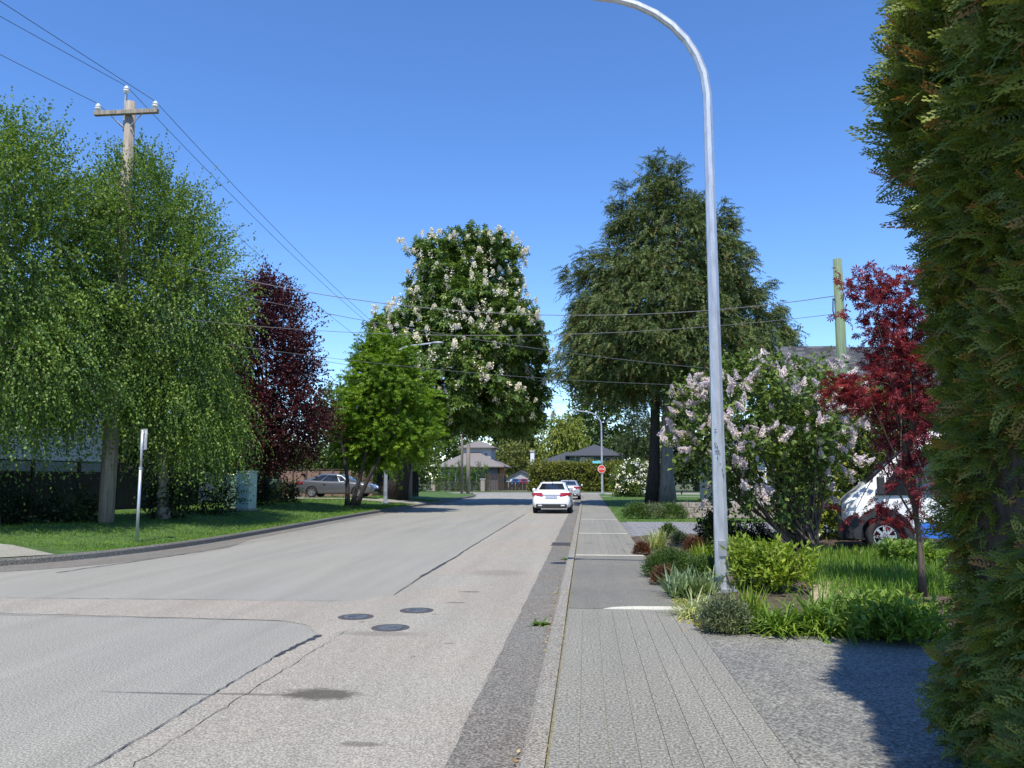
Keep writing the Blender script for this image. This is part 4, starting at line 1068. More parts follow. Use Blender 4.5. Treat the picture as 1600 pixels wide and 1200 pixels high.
# tall bed grass, groundcover, litter: nobody could count these
def bed_grass():
    n = 9000
    px = rng.uniform(1255, 1500, n); py = 868+rng.random(n)**1.2*75-np.clip((px-1300)/200, 0, 1)*8
    C = np.array([gr(a, b, .15) for a, b in zip(px, py)]); C = C[~((C[:, 1] < 10.6) & (np.sin(C[:, 0]*3.2) > .1))]
    C = C[~((np.abs(C[:, 0]-2.75) < .28) & (np.abs(C[:, 1]-11.2) < .8))]
    C[:, 2] = bedz(C[:, 0], C[:, 1])-.01; n = len(C)
    D = np.stack([rng.normal(0, .3, n), rng.normal(0, .3, n), np.ones(n)], 1)
    o = foliage('bed_grass', arch_blades(C, D, rng.uniform(.13, .34, n), .005, rng.uniform(.1, .5, n), 3), LM['grass'], None, 'stuff')
    tag(o, 'tall fresh green grass filling the bed in front of the van', 'grass')
    n = 1500
    px = np.concatenate([rng.uniform(1195, 1345, 900), rng.uniform(1050, 1075, 300), rng.uniform(1060, 1120, 300)])
    py = np.concatenate([rng.uniform(982, 992, 900), rng.uniform(930, 950, 300), rng.uniform(958, 975, 300)])
    C = np.array([gr(a, b, WZ+.01) for a, b in zip(px, py)])
    C[:, 2] = bedz(C[:, 0], C[:, 1])+.01
    V, Fc = leaves_np(C, rng.normal(0, 1, C.shape)+np.array([0, 0, .5]), rng.normal(0, .5, C.shape)+np.array([0, 0, 1]), .035, T_leaf(.4))
    o = foliage('ground_cover', (V, Fc), LM['yellow'], None, 'stuff'); tag(o, 'low yellow-green groundcover creeping along the bed edge', 'groundcover')
    n = 1500
    y = rng.uniform(3, 34, n); x = np.where(rng.random(n) < .55, -.425+rng.normal(0, .02, n), -.222+rng.normal(0, .008, n))
    keep = (np.sin(y*1.7)+np.sin(y*.63+1) > -.2); x, y = x[keep], y[keep]; n = len(x)
    C = np.stack([x, y, np.where(x < -.3, .014, WZ-.018)], 1)
    n2 = 500; q = np.array([gr(a, b, .12) for a, b in zip(rng.uniform(1060, 1200, n2), rng.uniform(950, 984, n2))]); q[:, 2] = bedz(q[:, 0], q[:, 1])+.008
    n3 = 400; q3 = np.array([gr(a, b, .1) for a, b in zip(rng.uniform(1040, 1110, n3), rng.uniform(806, 818, n3))]); q3[:, 2] = WZ+.012
    C = np.concatenate([C, q, q3])
    V, Fc = leaves_np(C, rng.normal(0, 1, C.shape)*np.array([1, 1, .15]), np.array([0, 0, 1])+rng.normal(0, .3, C.shape), rng.uniform(.012, .04, len(C)), T_leaf(.4))
    o = foliage('leaf_litter', (V, Fc), LM['litter'], None, 'stuff'); tag(o, 'dry brown litter along the gutter, kerb seam and bed edge', 'litter')
bed_grass()
sheet('bare_soil', [tuple(gr(a, b, .18)[:2]) for a, b in [(1262, 965), (1340, 968), (1350, 930), (1330, 905), (1290, 905), (1268, 920)]], .215, MAT['soil_pale'])
for px, py, lab in ((886, 874, 'green weed growing from the kerb near the drain grate'), (846, 976, 'green weed growing in the gutter nearest the camera')):
    c = gr(px, py, .01); c[2] = .008
    n = 34
    D = np.stack([rng.normal(0, 1, n), rng.normal(0, .8, n), np.full(n, .45)], 1)
    plant('gutter_weed', lab, arch_blades(c+rng.normal(0, .03, (n, 3))*np.array([1, 1, 0]), D, rng.uniform(.1, .2, n), .016, .35, 3), LM['chest'], c, 'weed')
# lavender border by the cedar foot
def border():
    for k, (px, py, w_) in enumerate([(995, 808, 1.0), (1022, 808, 1.1), (1050, 808, 1.1), (1078, 806, 1.0)]):
        o = mound('lavender_bush', ['leftmost', 'second', 'third', 'rightmost'][k]+' grey-green bush of the low border at the cedar foot', px, py, w_+.3, .62, 520, .06, LM['lavender'] if k % 2 else LM['heather'], L=.2, up=1.0, group='low bushes at the cedar foot')
        o.location.z = WZ-.01
border()
# grass on the verge
def verge():
    global rng; rng = np.random.default_rng(231)
    n = 56000
    y = 14.5+rng.random(n)**1.6*38; t = rng.random(n)**1.5*7.5
    kx = np.interp(y, KX[:, 0], KX[:, 1])-.17
    x = kx-t
    keep = ~((y < 15.9) & (x > -19)) & ~((y > 45) & (y < 49.1))
    x, y, t = x[keep], y[keep], t[keep]; n = len(x)
    tt = np.clip(t/4.5, 0, 1)
    C = np.stack([x, y, .112+.28*tt*tt*(3-2*tt)], 1)
    D = np.stack([rng.normal(0, .45, n), rng.normal(0, .45, n), np.ones(n)], 1)
    o = foliage('verge_grass', arch_blades(C, D, rng.uniform(.04, .10, n)*(1+.02*(y-14)), .0045*(1+.03*(y-14)), .3, 2), LM['grass'], None, 'stuff')
    tag(o, 'short mown grass on the left verge', 'grass')
    n = 15000
    y = 28.8+rng.random(n)**1.4*36; x = 1.2+rng.random(n)*9
    C = np.stack([x, y, np.full(n, WZ-.015)], 1); D = np.stack([rng.normal(0, .45, n), rng.normal(0, .45, n), np.ones(n)], 1)
    o = foliage('lawn_grass', arch_blades(C, D, rng.uniform(.05, .09, n)*1.3, .009, .3, 2), LM['grass'], None, 'stuff')
    tag(o, 'short mown grass around the cedar on the right', 'grass')
verge()

# ------------------------------------------------------------------ street furniture
def street_lamp(label, base, H_, reach, sgn, r0, r1, head=True, curve=1.5, group='street lamps'):
    t = empty('street_lamp', base); tag(t, label, 'street lamp', group)
    pts = [(0, 0, -.05), (0, 0, .25), (0, 0, 2), (0, 0, 4)]
    zs = H_-curve
    pts += [(0, 0, zs*.8), (0, 0, zs)]
    for a in np.linspace(12, 84, 8): pts.append((sgn*(curve*(1-math.cos(R(a)))), 0, zs+curve*.93*math.sin(R(a))))
    pts.append((sgn*reach*.72, 0, H_-.02+.0)); pts.append((sgn*(reach-.5), 0, H_+.02))
    d = [0]
    for i in range(1, len(pts)): d.append(d[-1]+np.linalg.norm(np.array(pts[i])-np.array(pts[i-1])))
    rad = [r0+(r1-r0)*x/d[-1] for x in d]
    MB().tube(pts, rad, 8, rot=R(22.5)).build('pole', MAT['galv'], t)
    b = MB().box(-r0*1.7, r0*1.7, -r0*1.7, r0*1.7, -.02, .03)
    for sx in (-1, 1):
        for sy in (-1, 1): b.lathe([(.018, .03), (.018, .07)], 6, (sx*r0*1.3, sy*r0*1.3, 0))
    b.build('base_plate', MAT['galv_dark'], t)
    hd = MB(); hx = sgn*(reach-.55)
    secs = [(0, .05, .05), (.12, .10, .07), (.35, .17, .085), (.6, .15, .07), (.72, .05, .03)]
    V = []; n = 10
    for s, w_, h_ in secs:
        for j in range(n):
            a = 2*math.pi*j/n; V.append((hx+sgn*s, w_*math.cos(a), H_+.03+h_*math.sin(a)*(1 if math.sin(a) > 0 else .7)))
    hd.add(V, [(i*n+j, i*n+(j+1) % n, (i+1)*n+(j+1) % n, (i+1)*n+j) for i in range(len(secs)-1) for j in range(n)]+[tuple(range(n)), tuple(range(4*n, 5*n))])
    h = hd.build('lamp_head', MAT['galv_dark'], t, smooth=True)
    lens = MB().lathe([(.10, -.055), (.08, -.085), (.03, -.095)], 12, (hx+sgn*.38, 0, H_+.03)).build('lens', MAT['porcelain'], h)
    MB().box(-.05, .05, -r0-.012, -r0+.01, .45, .65).build('hand_hole_cover', MAT['galv_dark'], t)
    return t
nl = street_lamp('tall galvanised street lamp rising out of the garden bed, nearest the camera', (1.78, 10.9, .17), 8.62, 2.75, -1, .098, .05, curve=1.75)
street_lamp('distant street lamp carrying the stop sign at the side street', (1.54, 78.1, WZ), 8.1, 2.9, -1, .11, .05)
street_lamp('street lamp on the left verge, its head in front of the chestnut', (-11.03, 43.05, .26), 8.85, 3.0, 1, .11, .05)
# scribbled marks on the near lamp
def scribble():
    b = MB()
    yy = -.0985
    S = [[(-.06, 2.12), (-.03, 2.125)], [(-.06, 2.085), (-.03, 2.09)], [(-.035, 1.93), (-.055, 1.945), (-.065, 1.915), (-.045, 1.895), (-.055, 1.875)], [(-.02, 1.90), (-.035, 1.88), (-.02, 1.865)],
         [(-.06, 1.83), (-.005, 1.845), (-.025, 1.79), (-.06, 1.83)], [(-.01, 1.80), (.01, 1.80)], [(-.03, 1.76), (-.028, 1.72)], [(.0, 1.66), (.015, 1.665)], [(.03, 1.60), (.03, 1.55)], [(.03, 1.52), (.045, 1.53), (.05, 1.505), (.035, 1.49), (.055, 1.485)]]
    for s in S: b.tube([(x, yy+.012*(z-.2)/8.4*4+abs(x)*.12-.003, z) for x, z in s], .0045, 4)
    b.build('scribble', MAT['trim_dark'], nl)
scribble()
def text_mesh(name, txt, size, mat, parent, loc, rot, ext=.002, align='CENTER'):
    cu = bpy.data.curves.new(name, 'FONT'); cu.body = txt; cu.size = size; cu.extrude = ext; cu.align_x = align; cu.align_y = 'CENTER'; cu.resolution_u = 2
    o = bpy.data.objects.new(name+'_tmp', cu); COL.objects.link(o)
    bpy.context.view_layer.update()
    me = bpy.data.meshes.new_from_object(o.evaluated_get(bpy.context.evaluated_depsgraph_get())); me.name = name
    bpy.data.objects.remove(o); bpy.data.curves.remove(cu)
    m = meshobj(name, me, None, parent, loc); me.materials.clear(); me.materials.append(mat); m.rotation_euler = rot
    return m
def stop_sign():
    t = empty('stop_sign', (1.50, 77.93, at(941, 733, 77.93)[2])); tag(t, 'red octagonal stop sign on the distant street lamp', 'stop sign')
    oc = lambda r_: [(r_*math.cos(R(22.5+45*i)), r_*math.sin(R(22.5+45*i))) for i in range(8)]
    MB().prism(oc(.40), 0, .012, 'y').build('border', MAT['white_sign'], t)
    MB().prism(oc(.365), -.006, 0, 'y').build('face', MAT['red_sign'], t)
    text_mesh('lettering', 'STOP', .27, MAT['white_sign'], t, (0, -.010, 0), (R(90), 0, 0))
    MB().box(-.05, .05, .01, .06, -.1, .1).build('bracket', MAT['galv_dark'], t)
    s = empty('street_name_sign', (1.05, 77.9, at(935, 722, 77.9)[2])); tag(s, 'cyan street-name blade above the stop sign', 'street sign')
    MB().box(-.42, .42, -.01, .01, -.12, .12).build('blade', MAT['cyan_sign'], s)
    MB().box(.36, .5, -.02, .1, -.06, .06).build('bracket', MAT['galv_dark'], s)
stop_sign()
def sign_post():
    b = gr(214, 836, .3); b[2] = float(lawnz(b[0], b[1]))
    t = empty('traffic_sign', b, R(-30)); tag(t, 'narrow traffic sign on a grey post, on the left grass verge', 'sign')
    Hh = at(221, 672, b[1])[2]-b[2]
    MB().tube([(0, 0, -.05), (0, 0, Hh*.66)], .036, 10).build('sleeve', MAT['galv'], t, smooth=True)
    MB().tube([(0, 0, Hh*.6), (0, 0, Hh)], .028, 10).build('post', MAT['galv'], t, smooth=True)
    MB().lathe([(.044, Hh*.645), (.044, Hh*.665)], 10).build('clamp', MAT['galv_dark'], t)
    p = MB().box(-.15, .15, .034, .039, Hh-.47, Hh+.03).build('sign_plate', MAT['galv'], t, bevel=.002)
    MB().box(-.05, .05, .026, .034, Hh-.40, Hh-.36).build('bracket', MAT['galv_dark'], t)
    MB().box(-.05, .05, .026, .034, Hh-.10, Hh-.06).build('bracket', MAT['galv_dark'], t)
sign_post()
# wooden poles
def utility_pole(label, base, H_, r0, r1, arm=2.1, rz=0.0, armz=None, topcap=True):
    t = empty('utility_pole', base, rz); tag(t, label, 'utility pole', 'wooden utility poles')
    MB().tube([(0, 0, -.2), (0, 0, H_*.3), (0.02, 0, H_*.6), (0, 0, H_)], [r0, r0*.9+r1*.1, (r0+r1)/2, r1], 12).build('pole', MAT['pole_wood'], t, smooth=True)
    az = armz or H_-.42
    MB().box(-arm/2, arm/2, -r1-.13, -r1-.003, az-.065, az+.065).build('crossarm', MAT['pole_wood'], t, bevel=.01)
    for s in (-1, 1):
        MB().tube([(s*arm*.26, -r1-.07, az-.06), (s*.1, -r1-.01, az-.42)], .018, 5).build('brace', MAT['galv_dark'], t)
    tops = []
    for x, z, py in ((-arm*.45, az+.065, -r1-.065), (arm*.45, az+.065, -r1-.065), (-r1-.03, H_+.28, -.0)):
        ins = MB().lathe([(.02, 0), (.02, .05), (.085, .06), (.095, .10), (.06, .13), (.085, .14), (.08, .18), (.045, .20), (.05, .235), (.02, .25)], 12, (x, py, z)).build('insulator', MAT['porcelain'], t, smooth=True)
        tops.append(np.array([x, py, z+.24]))
    MB().box(-r1-.06, -r1-.005, -.03, .03, H_-.9, H_+.29).build('ridge_pin', MAT['galv_dark'], t)
    c, s_ = math.cos(rz), math.sin(rz)
    return [np.array([base[0]+p[0]*c-p[1]*s_, base[1]+p[0]*s_+p[1]*c, base[2]+p[2]]) for p in tops]
ub = np.array([-13.58, 21.5, .38])
U1 = utility_pole('tall weathered utility pole with a crossarm, standing in the birch', ub, at(200, 160, 21.5)[2]-.38, .215, .14, 2.0)
u2 = gr(640, 777, .40); u2[2] = .38
U2 = utility_pole('utility pole hidden in the chestnut, its brown foot behind the trunk', u2, 8.6, .16, .11, 2.0)
u3 = np.array([at(733, 768, 76.0)[0], 75.3, .3])
U3 = utility_pole('pale pole at the far left corner beside the metal fence', u3, 9.5, .2, .13, 2.0)
u3b = np.array([at(723, 768, 76.4)[0], 75.8, .3])
tp = empty('wood_post', u3b); tag(tp, 'darker thin pole left of the pale corner pole', 'pole')
MB().tube([(0, 0, -.2), (0, 0, 5), (0, 0, 9.0)], [.13, .12, .09], 10).build('pole', MAT['pole_wood'], tp, smooth=True)
MB().box(-.12, .12, -.2, -.1, 7.5, 7.9).build('junction_box', MAT['galv_dark'], tp)
u4 = np.array([24.0, 79.5, 0])
U4 = utility_pole('far utility pole on the side street behind the cedar', u4, 8.5, .16, .11, 2.0)
gp = np.array([at(1318, 600, 22.5)[0], 22.5, WZ])
gpt_ = empty('green_pole', gp); tag(gpt_, 'plain green-tinted wooden pole behind the lilac', 'pole')
gh = at(1313, 405, 22.5)[2]-WZ
MB().tube([(0, 0, -.2), (-.02, 0, gh*.5), (0, 0, gh)], [.165, .15, .125], 12).build('pole', MAT['pole_green'], gpt_, smooth=True)
MB().tube([(-.13, -.05, gh-1.2), (-.2, -.1, gh-1.15), (-.22, -.1, gh-1.5), (-.16, -.08, gh-1.75)], .02, 6).build('cable_loop', MAT['wire'], gpt_)
MB().lathe([(.128, gh-1.02), (.132, gh-1.0), (.132, gh-.95), (.128, gh-.93)], 12).build('band', MAT['galv_dark'], gpt_)
def wire(label, a, b, sag, r_=.009, mat='wire', n=28, name='power_line', group='overhead wires'):
    a, b = np.array(a, float), np.array(b, float)
    pts = [tuple(a+(b-a)*t-np.array([0, 0, 4*sag*t*(1-t)])) for t in np.linspace(0, 1, n)]
    o = MB().tube(pts, r_, 5).build(name, MAT[mat], None, smooth=True)
    tag(o, label, 'wire', group)
for k, nm in enumerate(('left', 'right', 'top')):
    wire('conductor from the %s insulator of the tall pole to the next pole along the street' % nm, U1[k], U2[k], .5)
    e = U1[k]+(at(0, (82, -2, 22)[k], (18.9, 16.1, 17.5)[k])-U1[k])*6
    wire('conductor from the %s insulator of the tall pole up out of the frame' % nm, U1[k], e, .1)
    wire('far conductor on the %s insulators along the side street' % nm, U3[k], U4[k], .6, .014)
gtop = np.array([gp[0]-.14, gp[1]-.05, 0])
def on_pole(px, py, base, Y): return np.array([base[0], Y-.02, at(px, py, Y)[2]])
pu = lambda py: np.array([ub[0]+.17, ub[1]-.1, at(195, py, 21.5)[2]])
pg = lambda py: np.array([gtop[0], gtop[1], at(1307, py, 22.5)[2]])
wire('thick service cable crossing the street highest, tied to the green pole', pu(392), pg(463), 1.15, .011, 'wire_alu')
wire('second service cable on the green pole, just below the thick one', pu(488), pg(491), .66, .008, 'wire_alu')
hr = np.array([at(1292, 588, 32.2)[0], 32.2, at(1292, 588, 32.2)[2]])
wire('slanting service cable running from the tall pole to the shingled house', pu(425), hr, .55, .009, 'wire_alu')
wire('lowest service cable running to the shingled house', pu(515), hr+np.array([.0, 0, -.35]), .55, .007, 'wire_alu')
wire('short flat cable from the tall pole towards the chestnut', pu(505), U2[1]+np.array([0, 0, -.6]), .2, .010)

# cabinets
def cabinet(name, label, px, py, gz, w_, d_, h_, mat, vent=True, Y=None):
    b = gr(px, py, gz); b[2] = gz-.02
    t = empty(name, b, R(-6)); tag(t, label, 'utility cabinet', 'green utility cabinets')
    MB().box(-w_/2, w_/2, -d_/2, d_/2, .08, h_).build('housing', mat, t, bevel=.02)
    MB().box(-w_/2-.04, w_/2+.04, -d_/2-.04, d_/2+.04, 0, .08).build('plinth', MAT['drive_pale'], t)
    MB().box(-w_/2-.02, w_/2+.02, -d_/2-.02, d_/2+.02, h_, h_+.05).build('lid', mat, t, bevel=.015)
    dr = MB().box(-w_/2+.04, w_/2-.04, -d_/2-.012, -d_/2+.002, .14, h_-.06).build('door', mat, t, bevel=.004)
    MB().box(w_/2-.12, w_/2-.08, -d_/2-.03, -d_/2-.013, h_*.5, h_*.5+.12).build('handle', MAT['galv_dark'], dr)
    if vent:
        MB().box(-w_*.3, w_*.3, -d_/2-.018, -d_/2-.013, .36, .5).build('vent', MAT['cabinet_dark'], dr)
cabinet('utility_cabinet', 'pale green tall cabinet on the verge left of the purple tree', 384, 797, .38, .56, .6, 1.5, MAT['cabinet'])
cabinet('utility_cabinet', 'dark teal cabinet half hidden left of the pale green cabinet', 367, 794, .38, .6, .6, 1.35, MAT['cabinet_dark'], False)
cabinet('utility_cabinet', 'dark green cabinet behind the shrubs near the grey sedan', 427, 779, .39, .75, .6, 1.1, MAT['cabinet_dark'], False)
cabinet('utility_cabinet', 'bright teal cabinet right of the chestnut trunk', 630, 777, .38, .62, .6, 1.55, MAT['cabinet_teal'], False)

# covers, grate
for k, (px, py) in enumerate(((556, 964), (610, 981), (651, 954))):
    c = gr(px, py, .004); c[2] = .004
    t = empty('valve_cover', c, random.uniform(0, 6)); tag(t, ['left', 'front', 'right'][k]+' one of the three round covers in the road', 'valve cover', 'round covers in the road')
    MB().lathe([(.21, 0), (.21, .004), (.155, .006), (.15, .001)], 28).build('ring', MAT['iron'], t)
    lid = MB().lathe([(.145, 0), (.145, .008), (.13, .011)], 28).build('lid', MAT['lid'], t)
    for j in range(5): MB().box(-.09, .09, -.062+j*.028, -.05+j*.028, .011, .015).build('rib', MAT['lid'], lid)
c = gr(877, 851, 0); t = empty('drain_grate', (-.62, c[1], .006)); tag(t, 'slotted iron drain grate in the gutter', 'drain grate')
MB().box(-.24, .24, -.36, .36, 0, .004).build('shade_plate', MAT['trim_dark'], t)  # thin dark plate stands in for the shaded hollow below the bars
for j in range(9):
    MB().box(-.24+j*.056, -.215+j*.056, -.34, .34, .004, .014).build('bar', MAT['iron'], t)
for y0 in (-.38, .34): MB().box(-.26, .26, y0, y0+.04, .0, .016).build('frame_rail', MAT['iron'], t)

# ------------------------------------------------------------------ cars
def evaluated(o):
    bpy.context.view_layer.update()
    return bpy.data.meshes.new_from_object(o.evaluated_get(bpy.context.evaluated_depsgraph_get()))
def loft(secs, closed_ends=True):
    k = len(secs[0]); V = [p for s in secs for p in s]
    Fq = [(i*k+j, i*k+(j+1) % k, (i+1)*k+(j+1) % k, (i+1)*k+j) for i in range(len(secs)-1) for j in range(k)]
    if closed_ends: Fq += [tuple(reversed(range(k))), tuple(range((len(secs)-1)*k, len(secs)*k))]
    return V, Fq
def cut_body(name, V, Fq, mat, parent, wells, sub=2):
    b = MB(); b.add(V, Fq); o = b.build(name, mat, None, smooth=True)
    m = o.modifiers.new('sub', 'SUBSURF'); m.levels = sub; m.render_levels = sub
    cs = []
    for (x0, x1, y, z, r_) in wells:
        cb = MB(); n = 28
        cb.prism([(y+r_*math.cos(2*math.pi*i/n), z+r_*math.sin(2*math.pi*i/n)) for i in range(n)], x0, x1, 'x')
        c = cb.build('cutter', None); cs.append(c)
        bo = o.modifiers.new('cut', 'BOOLEAN'); bo.operation = 'DIFFERENCE'; bo.object = c; bo.solver = 'EXACT'
    me = evaluated(o); o.modifiers.clear(); o.data = me
    me.materials.clear(); me.materials.append(mat)
    for c in cs: bpy.data.objects.remove(c)
    o.parent = parent; return o
def panel(name, pts, mat, parent, off=.006, thick=.012, nrm_hint=None):
    """flat pane from corner points, set a little proud"""
    P_ = [Vector(p) for p in pts]; n = (P_[1]-P_[0]).cross(P_[2]-P_[0]).normalized()
    if nrm_hint is not None and n.dot(Vector(nrm_hint)) < 0: n = -n
    V = [tuple(p+n*off) for p in P_]+[tuple(p-n*thick) for p in P_]; k = len(P_)
    b = MB(); b.add(V, [tuple(range(k)), tuple(range(k, 2*k))[::-1]]+[(i, (i+1) % k, k+(i+1) % k, k+i) for i in range(k)])
    return b.build(name, mat, parent)
def make_wheel(parent, x, y, r_, sgn, spokes=5, steer=0.0, wd=.2):
    wl_ = empty('wheel', (x, y, r_)); wl_.parent = parent; wl_.rotation_euler = (0, R(90)*sgn, 0) if not steer else (0, R(90)*sgn, steer)
    MB().lathe([(r_*.66, -wd/2), (r_*.93, -wd/2), (r_, -wd*.36), (r_, wd*.36), (r_*.93, wd/2), (r_*.66, wd/2), (r_*.64, wd*.3)], 28).build('tyre', MAT['rubber'], wl_, smooth=True)
    b = MB().lathe([(r_*.66, wd*.28), (r_*.66, wd*.50), (r_*.60, wd*.50), (r_*.58, wd*.30)], 24)
    for i in range(spokes):
        a = 2*math.pi*i/spokes; ca, sa = math.cos(a), math.sin(a); h = r_*.095
        V = [(r_*.1*ca-h*sa, r_*.1*sa+h*ca, wd*.46), (r_*.1*ca+h*sa, r_*.1*sa-h*ca, wd*.46), (r_*.6*ca+h*.8*sa, r_*.6*sa-h*.8*ca, wd*.44), (r_*.6*ca-h*.8*sa, r_*.6*sa+h*.8*ca, wd*.44)]
        V += [(p[0], p[1], p[2]-.04) for p in V]
        b.add(V, [(0, 1, 2, 3), (7, 6, 5, 4), (0, 4, 5, 1), (1, 5, 6, 2), (2, 6, 7, 3), (3, 7, 4, 0)])
    b.lathe([(r_*.13, wd*.3), (r_*.13, wd*.48), (r_*.05, wd*.5)], 14)
    b.build('rim', MAT['rim'], wl_)
    MB().lathe([(r_*.6, wd*.10), (r_*.55, wd*.14)], 20).build('brake_disc', MAT['trim_dark'], wl_)
    return wl_
def sedan(label, loc, rz, paint, name='parked_car', group='parked sedans'):
    t = empty(name, loc, rz); tag(t, label, 'car', group)
    S = [(-2.43, .40, .66, .66, .70), (-2.40, .31, .86, .87, .81), (-2.30, .25, 1.00, 1.03, .875), (-2.02, .22, 1.035, 1.075, .905), (-1.55, .21, 1.02, 1.06, .92), (-.8, .19, .975, 1.0, .925), (.4, .19, .935, .95, .925),
         (1.0, .19, .93, .98, .92), (1.6, .21, .87, .93, .905), (2.05, .22, .78, .84, .87), (2.28, .24, .68, .72, .80), (2.41, .30, .58, .60, .68), (2.44, .40, .50, .50, .58)]
    secs = []
    for y, zb, zt, zc, hw in S:
        h = zt-zb
        half = [(hw*.82, zb), (hw*.965, zb+.07*min(1, h*2)), (hw, zb+h*.45), (hw*.985, zb+h*.74), (hw*.945, zt-.015), (hw*.87, zt+(zc-zt)*.35), (hw*.5, zt+(zc-zt)*.85)]
        ring = [(x, y, z) for x, z in half]+[(0, y, zc)]+[(-x, y, z) for x, z in reversed(half)]+[(0, y, zb)]
        secs.append(ring)
    V, Fq = loft(secs)
    wells = [(x0, x1, yy, .33, .365) for yy in (-1.42, 1.43) for x0, x1 in ((.62, 1.2), (-1.2, -.62))]
    body = cut_body('body', V, Fq, paint, t, wells)
    MB().box(-.66, .66, -1.9, 1.9, .26, .6).build('underbody', MAT['black_plastic'], t)
    # cabin shell
    B = [(-1.98, .68, 1.05), (-1.72, .77, 1.03), (-.9, .835, .97), (.3, .835, .94), (.95, .78, .935), (1.28, .56, .955)]
    Tp = [(-1.05, .52, 1.375), (-.90, .56, 1.385), (-.45, .60, 1.405), (.05, .59, 1.40), (.28, .54, 1.375), (.40, .44, 1.36)]
    lower = [(x, y, z) for y, x, z in B]+[(-x, y, z) for y, x, z in reversed(B)]
    upper = [(x, y, z) for y, x, z in Tp]+[(-x, y, z) for y, x, z in reversed(Tp)]
    crown = [(x*.72, y*.86-.04, z+.052) for x, y, z in upper]
    V, Fq = loft([lower, upper, crown]); b = MB(); b.add(V, Fq)
    b.build('cabin', paint, t, bevel=.02)
    lp = lambda a, b_, u: tuple(a[i]*(1-u)+b_[i]*u for i in range(3))
    def quad(i, j, u0, u1, v0, v1, s=1):
        a0, a1 = lp(lower[i], lower[j], u0), lp(lower[i], lower[j], u1); b0, b1 = lp(upper[i], upper[j], u0), lp(upper[i], upper[j], u1)
        q = [lp(a0, b0, v0), lp(a1, b1, v0), lp(a1, b1, v1), lp(a0, b0, v1)]
        return [(s*x, y, z) for x, y, z in q]
    n = len(lower)
    panel('rear_window', quad(0, n-1, .04, .96, .1, .95), MAT['car_glass'], t, .008, .004, (0, -1, .5))
    panel('windscreen', quad(5, n-6, .03, .97, .06, .96), MAT['car_glass'], t, .008, .004, (0, 1, .5))
    for s in (1, -1):
        panel('side_window', quad(1, 2, .15, .97, .08, .9, s), MAT['car_glass'], t, .008, .004, (s, 0, .3))
        panel('side_window', quad(2, 3, .03, .97, .08, .9, s), MAT['car_glass'], t, .008, .004, (s, 0, .3))
        panel('side_window', quad(3, 4, .05, .80, .1, .82, s), MAT['car_glass'], t, .008, .004, (s, 0, .3))
        # lamps, mirrors, exhausts, wheels
        b = MB(); V = []
        for y, dz in ((-2.36, 0), (-2.05, .05)):
            pass
        V = [(s*.38, -2.405, .80), (s*.84, -2.335, .79), (s*.84, -2.335, .955), (s*.40, -2.37, .955), (s*.915, -2.0, .86), (s*.905, -2.0, .965)]
        panel('tail_light', [V[0], V[1], V[2], V[3]], MAT['tail'], t, .04, .06, (0, -1, 0))
        panel('tail_light', [V[1], V[4], V[5], V[2]], MAT['tail'], t, .02, .05, (s, -.3, 0))
        panel('headlight', [(s*.45, 2.36, .60), (s*.80, 2.2, .64), (s*.83, 2.05, .76), (s*.5, 2.27, .70)], MAT['rim'], t, .05, .05, (s*.3, 1, .3))
        m = MB(); m.lathe([(.02, -.09), (.075, -.07), (.085, 0), (.07, .07), (.02, .085)], 10, (s*1.0, .72, 1.03)); m.build('mirror', paint, t, smooth=True)
        MB().box(min(s*.84, s*.98), max(s*.84, s*.98), .70, .75, .965, 1.0).build('mirror_arm', MAT['black_plastic'], t)
        MB().box(s*.52-.10, s*.52+.10, -2.47, -2.3, .335, .405).build('exhaust', MAT['rim'], t, bevel=.02)
        for yy in (-1.42, 1.43): make_wheel(t, s*.80, yy, .325, s)
        panel('door_handle', [(s*.935, -.72, .80), (s*.935, -.54, .80), (s*.935, -.54, .83), (s*.935, -.72, .83)], paint, t, .012, .02, (s, 0, 0))
    MB().box(-.70, .70, -2.455, -2.25, .27, .45).build('rear_diffuser', MAT['black_plastic'], t, bevel=.03)
    MB().box(-.27, .27, -2.445, -2.40, .70, .83).build('number_plate', MAT['plate'], t)
    MB().box(-.44, .44, -2.425, -2.33, .855, .885).build('trunk_trim', MAT['rim'], t)
    MB().box(-.6, .6, 2.3, 2.455, .34, .5).build('front_grille', MAT['black_plastic'], t, bevel=.02)
    MB().tube([(0, -1.05, 1.44), (0, -1.2, 1.47)], [.03, .008], 6).build('antenna_fin', MAT['black_plastic'], t)
    return t
wc = sedan('white sedan parked by the right kerb, seen from behind', (-1.60, 38.85, .003), 0, MAT['paint_white'])
def recolour(root, old, new):
    for o in root.children:
        if o.type == 'MESH' and o.data.materials and o.data.materials[0] == old:
            o.data = o.data.copy(); o.data.materials[0] = new
def place_sedan(label, loc, rz, paint):
    c = copy_tree(wc); c.location = tuple(float(v) for v in loc); c.rotation_euler = (0, 0, rz); c['label'] = label; recolour(c, MAT['paint_white'], paint); return c
place_sedan('silver sedan parked ahead of the white sedan', (-1.35, 61.8, .003), 0, MAT['paint_silver'])
gc = gr(529, 781, .43)
place_sedan('dark grey sedan parked sideways in the driveway behind the maple', (at(529, 770, 48.2)[0], 48.2, .435), R(-90), MAT['paint_grey'])
for k, (px, pt, lab) in enumerate(((806, 'paint_blue', 'leftmost of the far cars by the garage, blue'), (818, 'paint_red', 'red car between two others by the far garage'), (830, 'paint_silver', 'silver far car at the right end by the garage'))):
    place_sedan(lab, (at(px, 755, 139)[0], 139+k*.3, .0), R(180+8*k), MAT[pt])

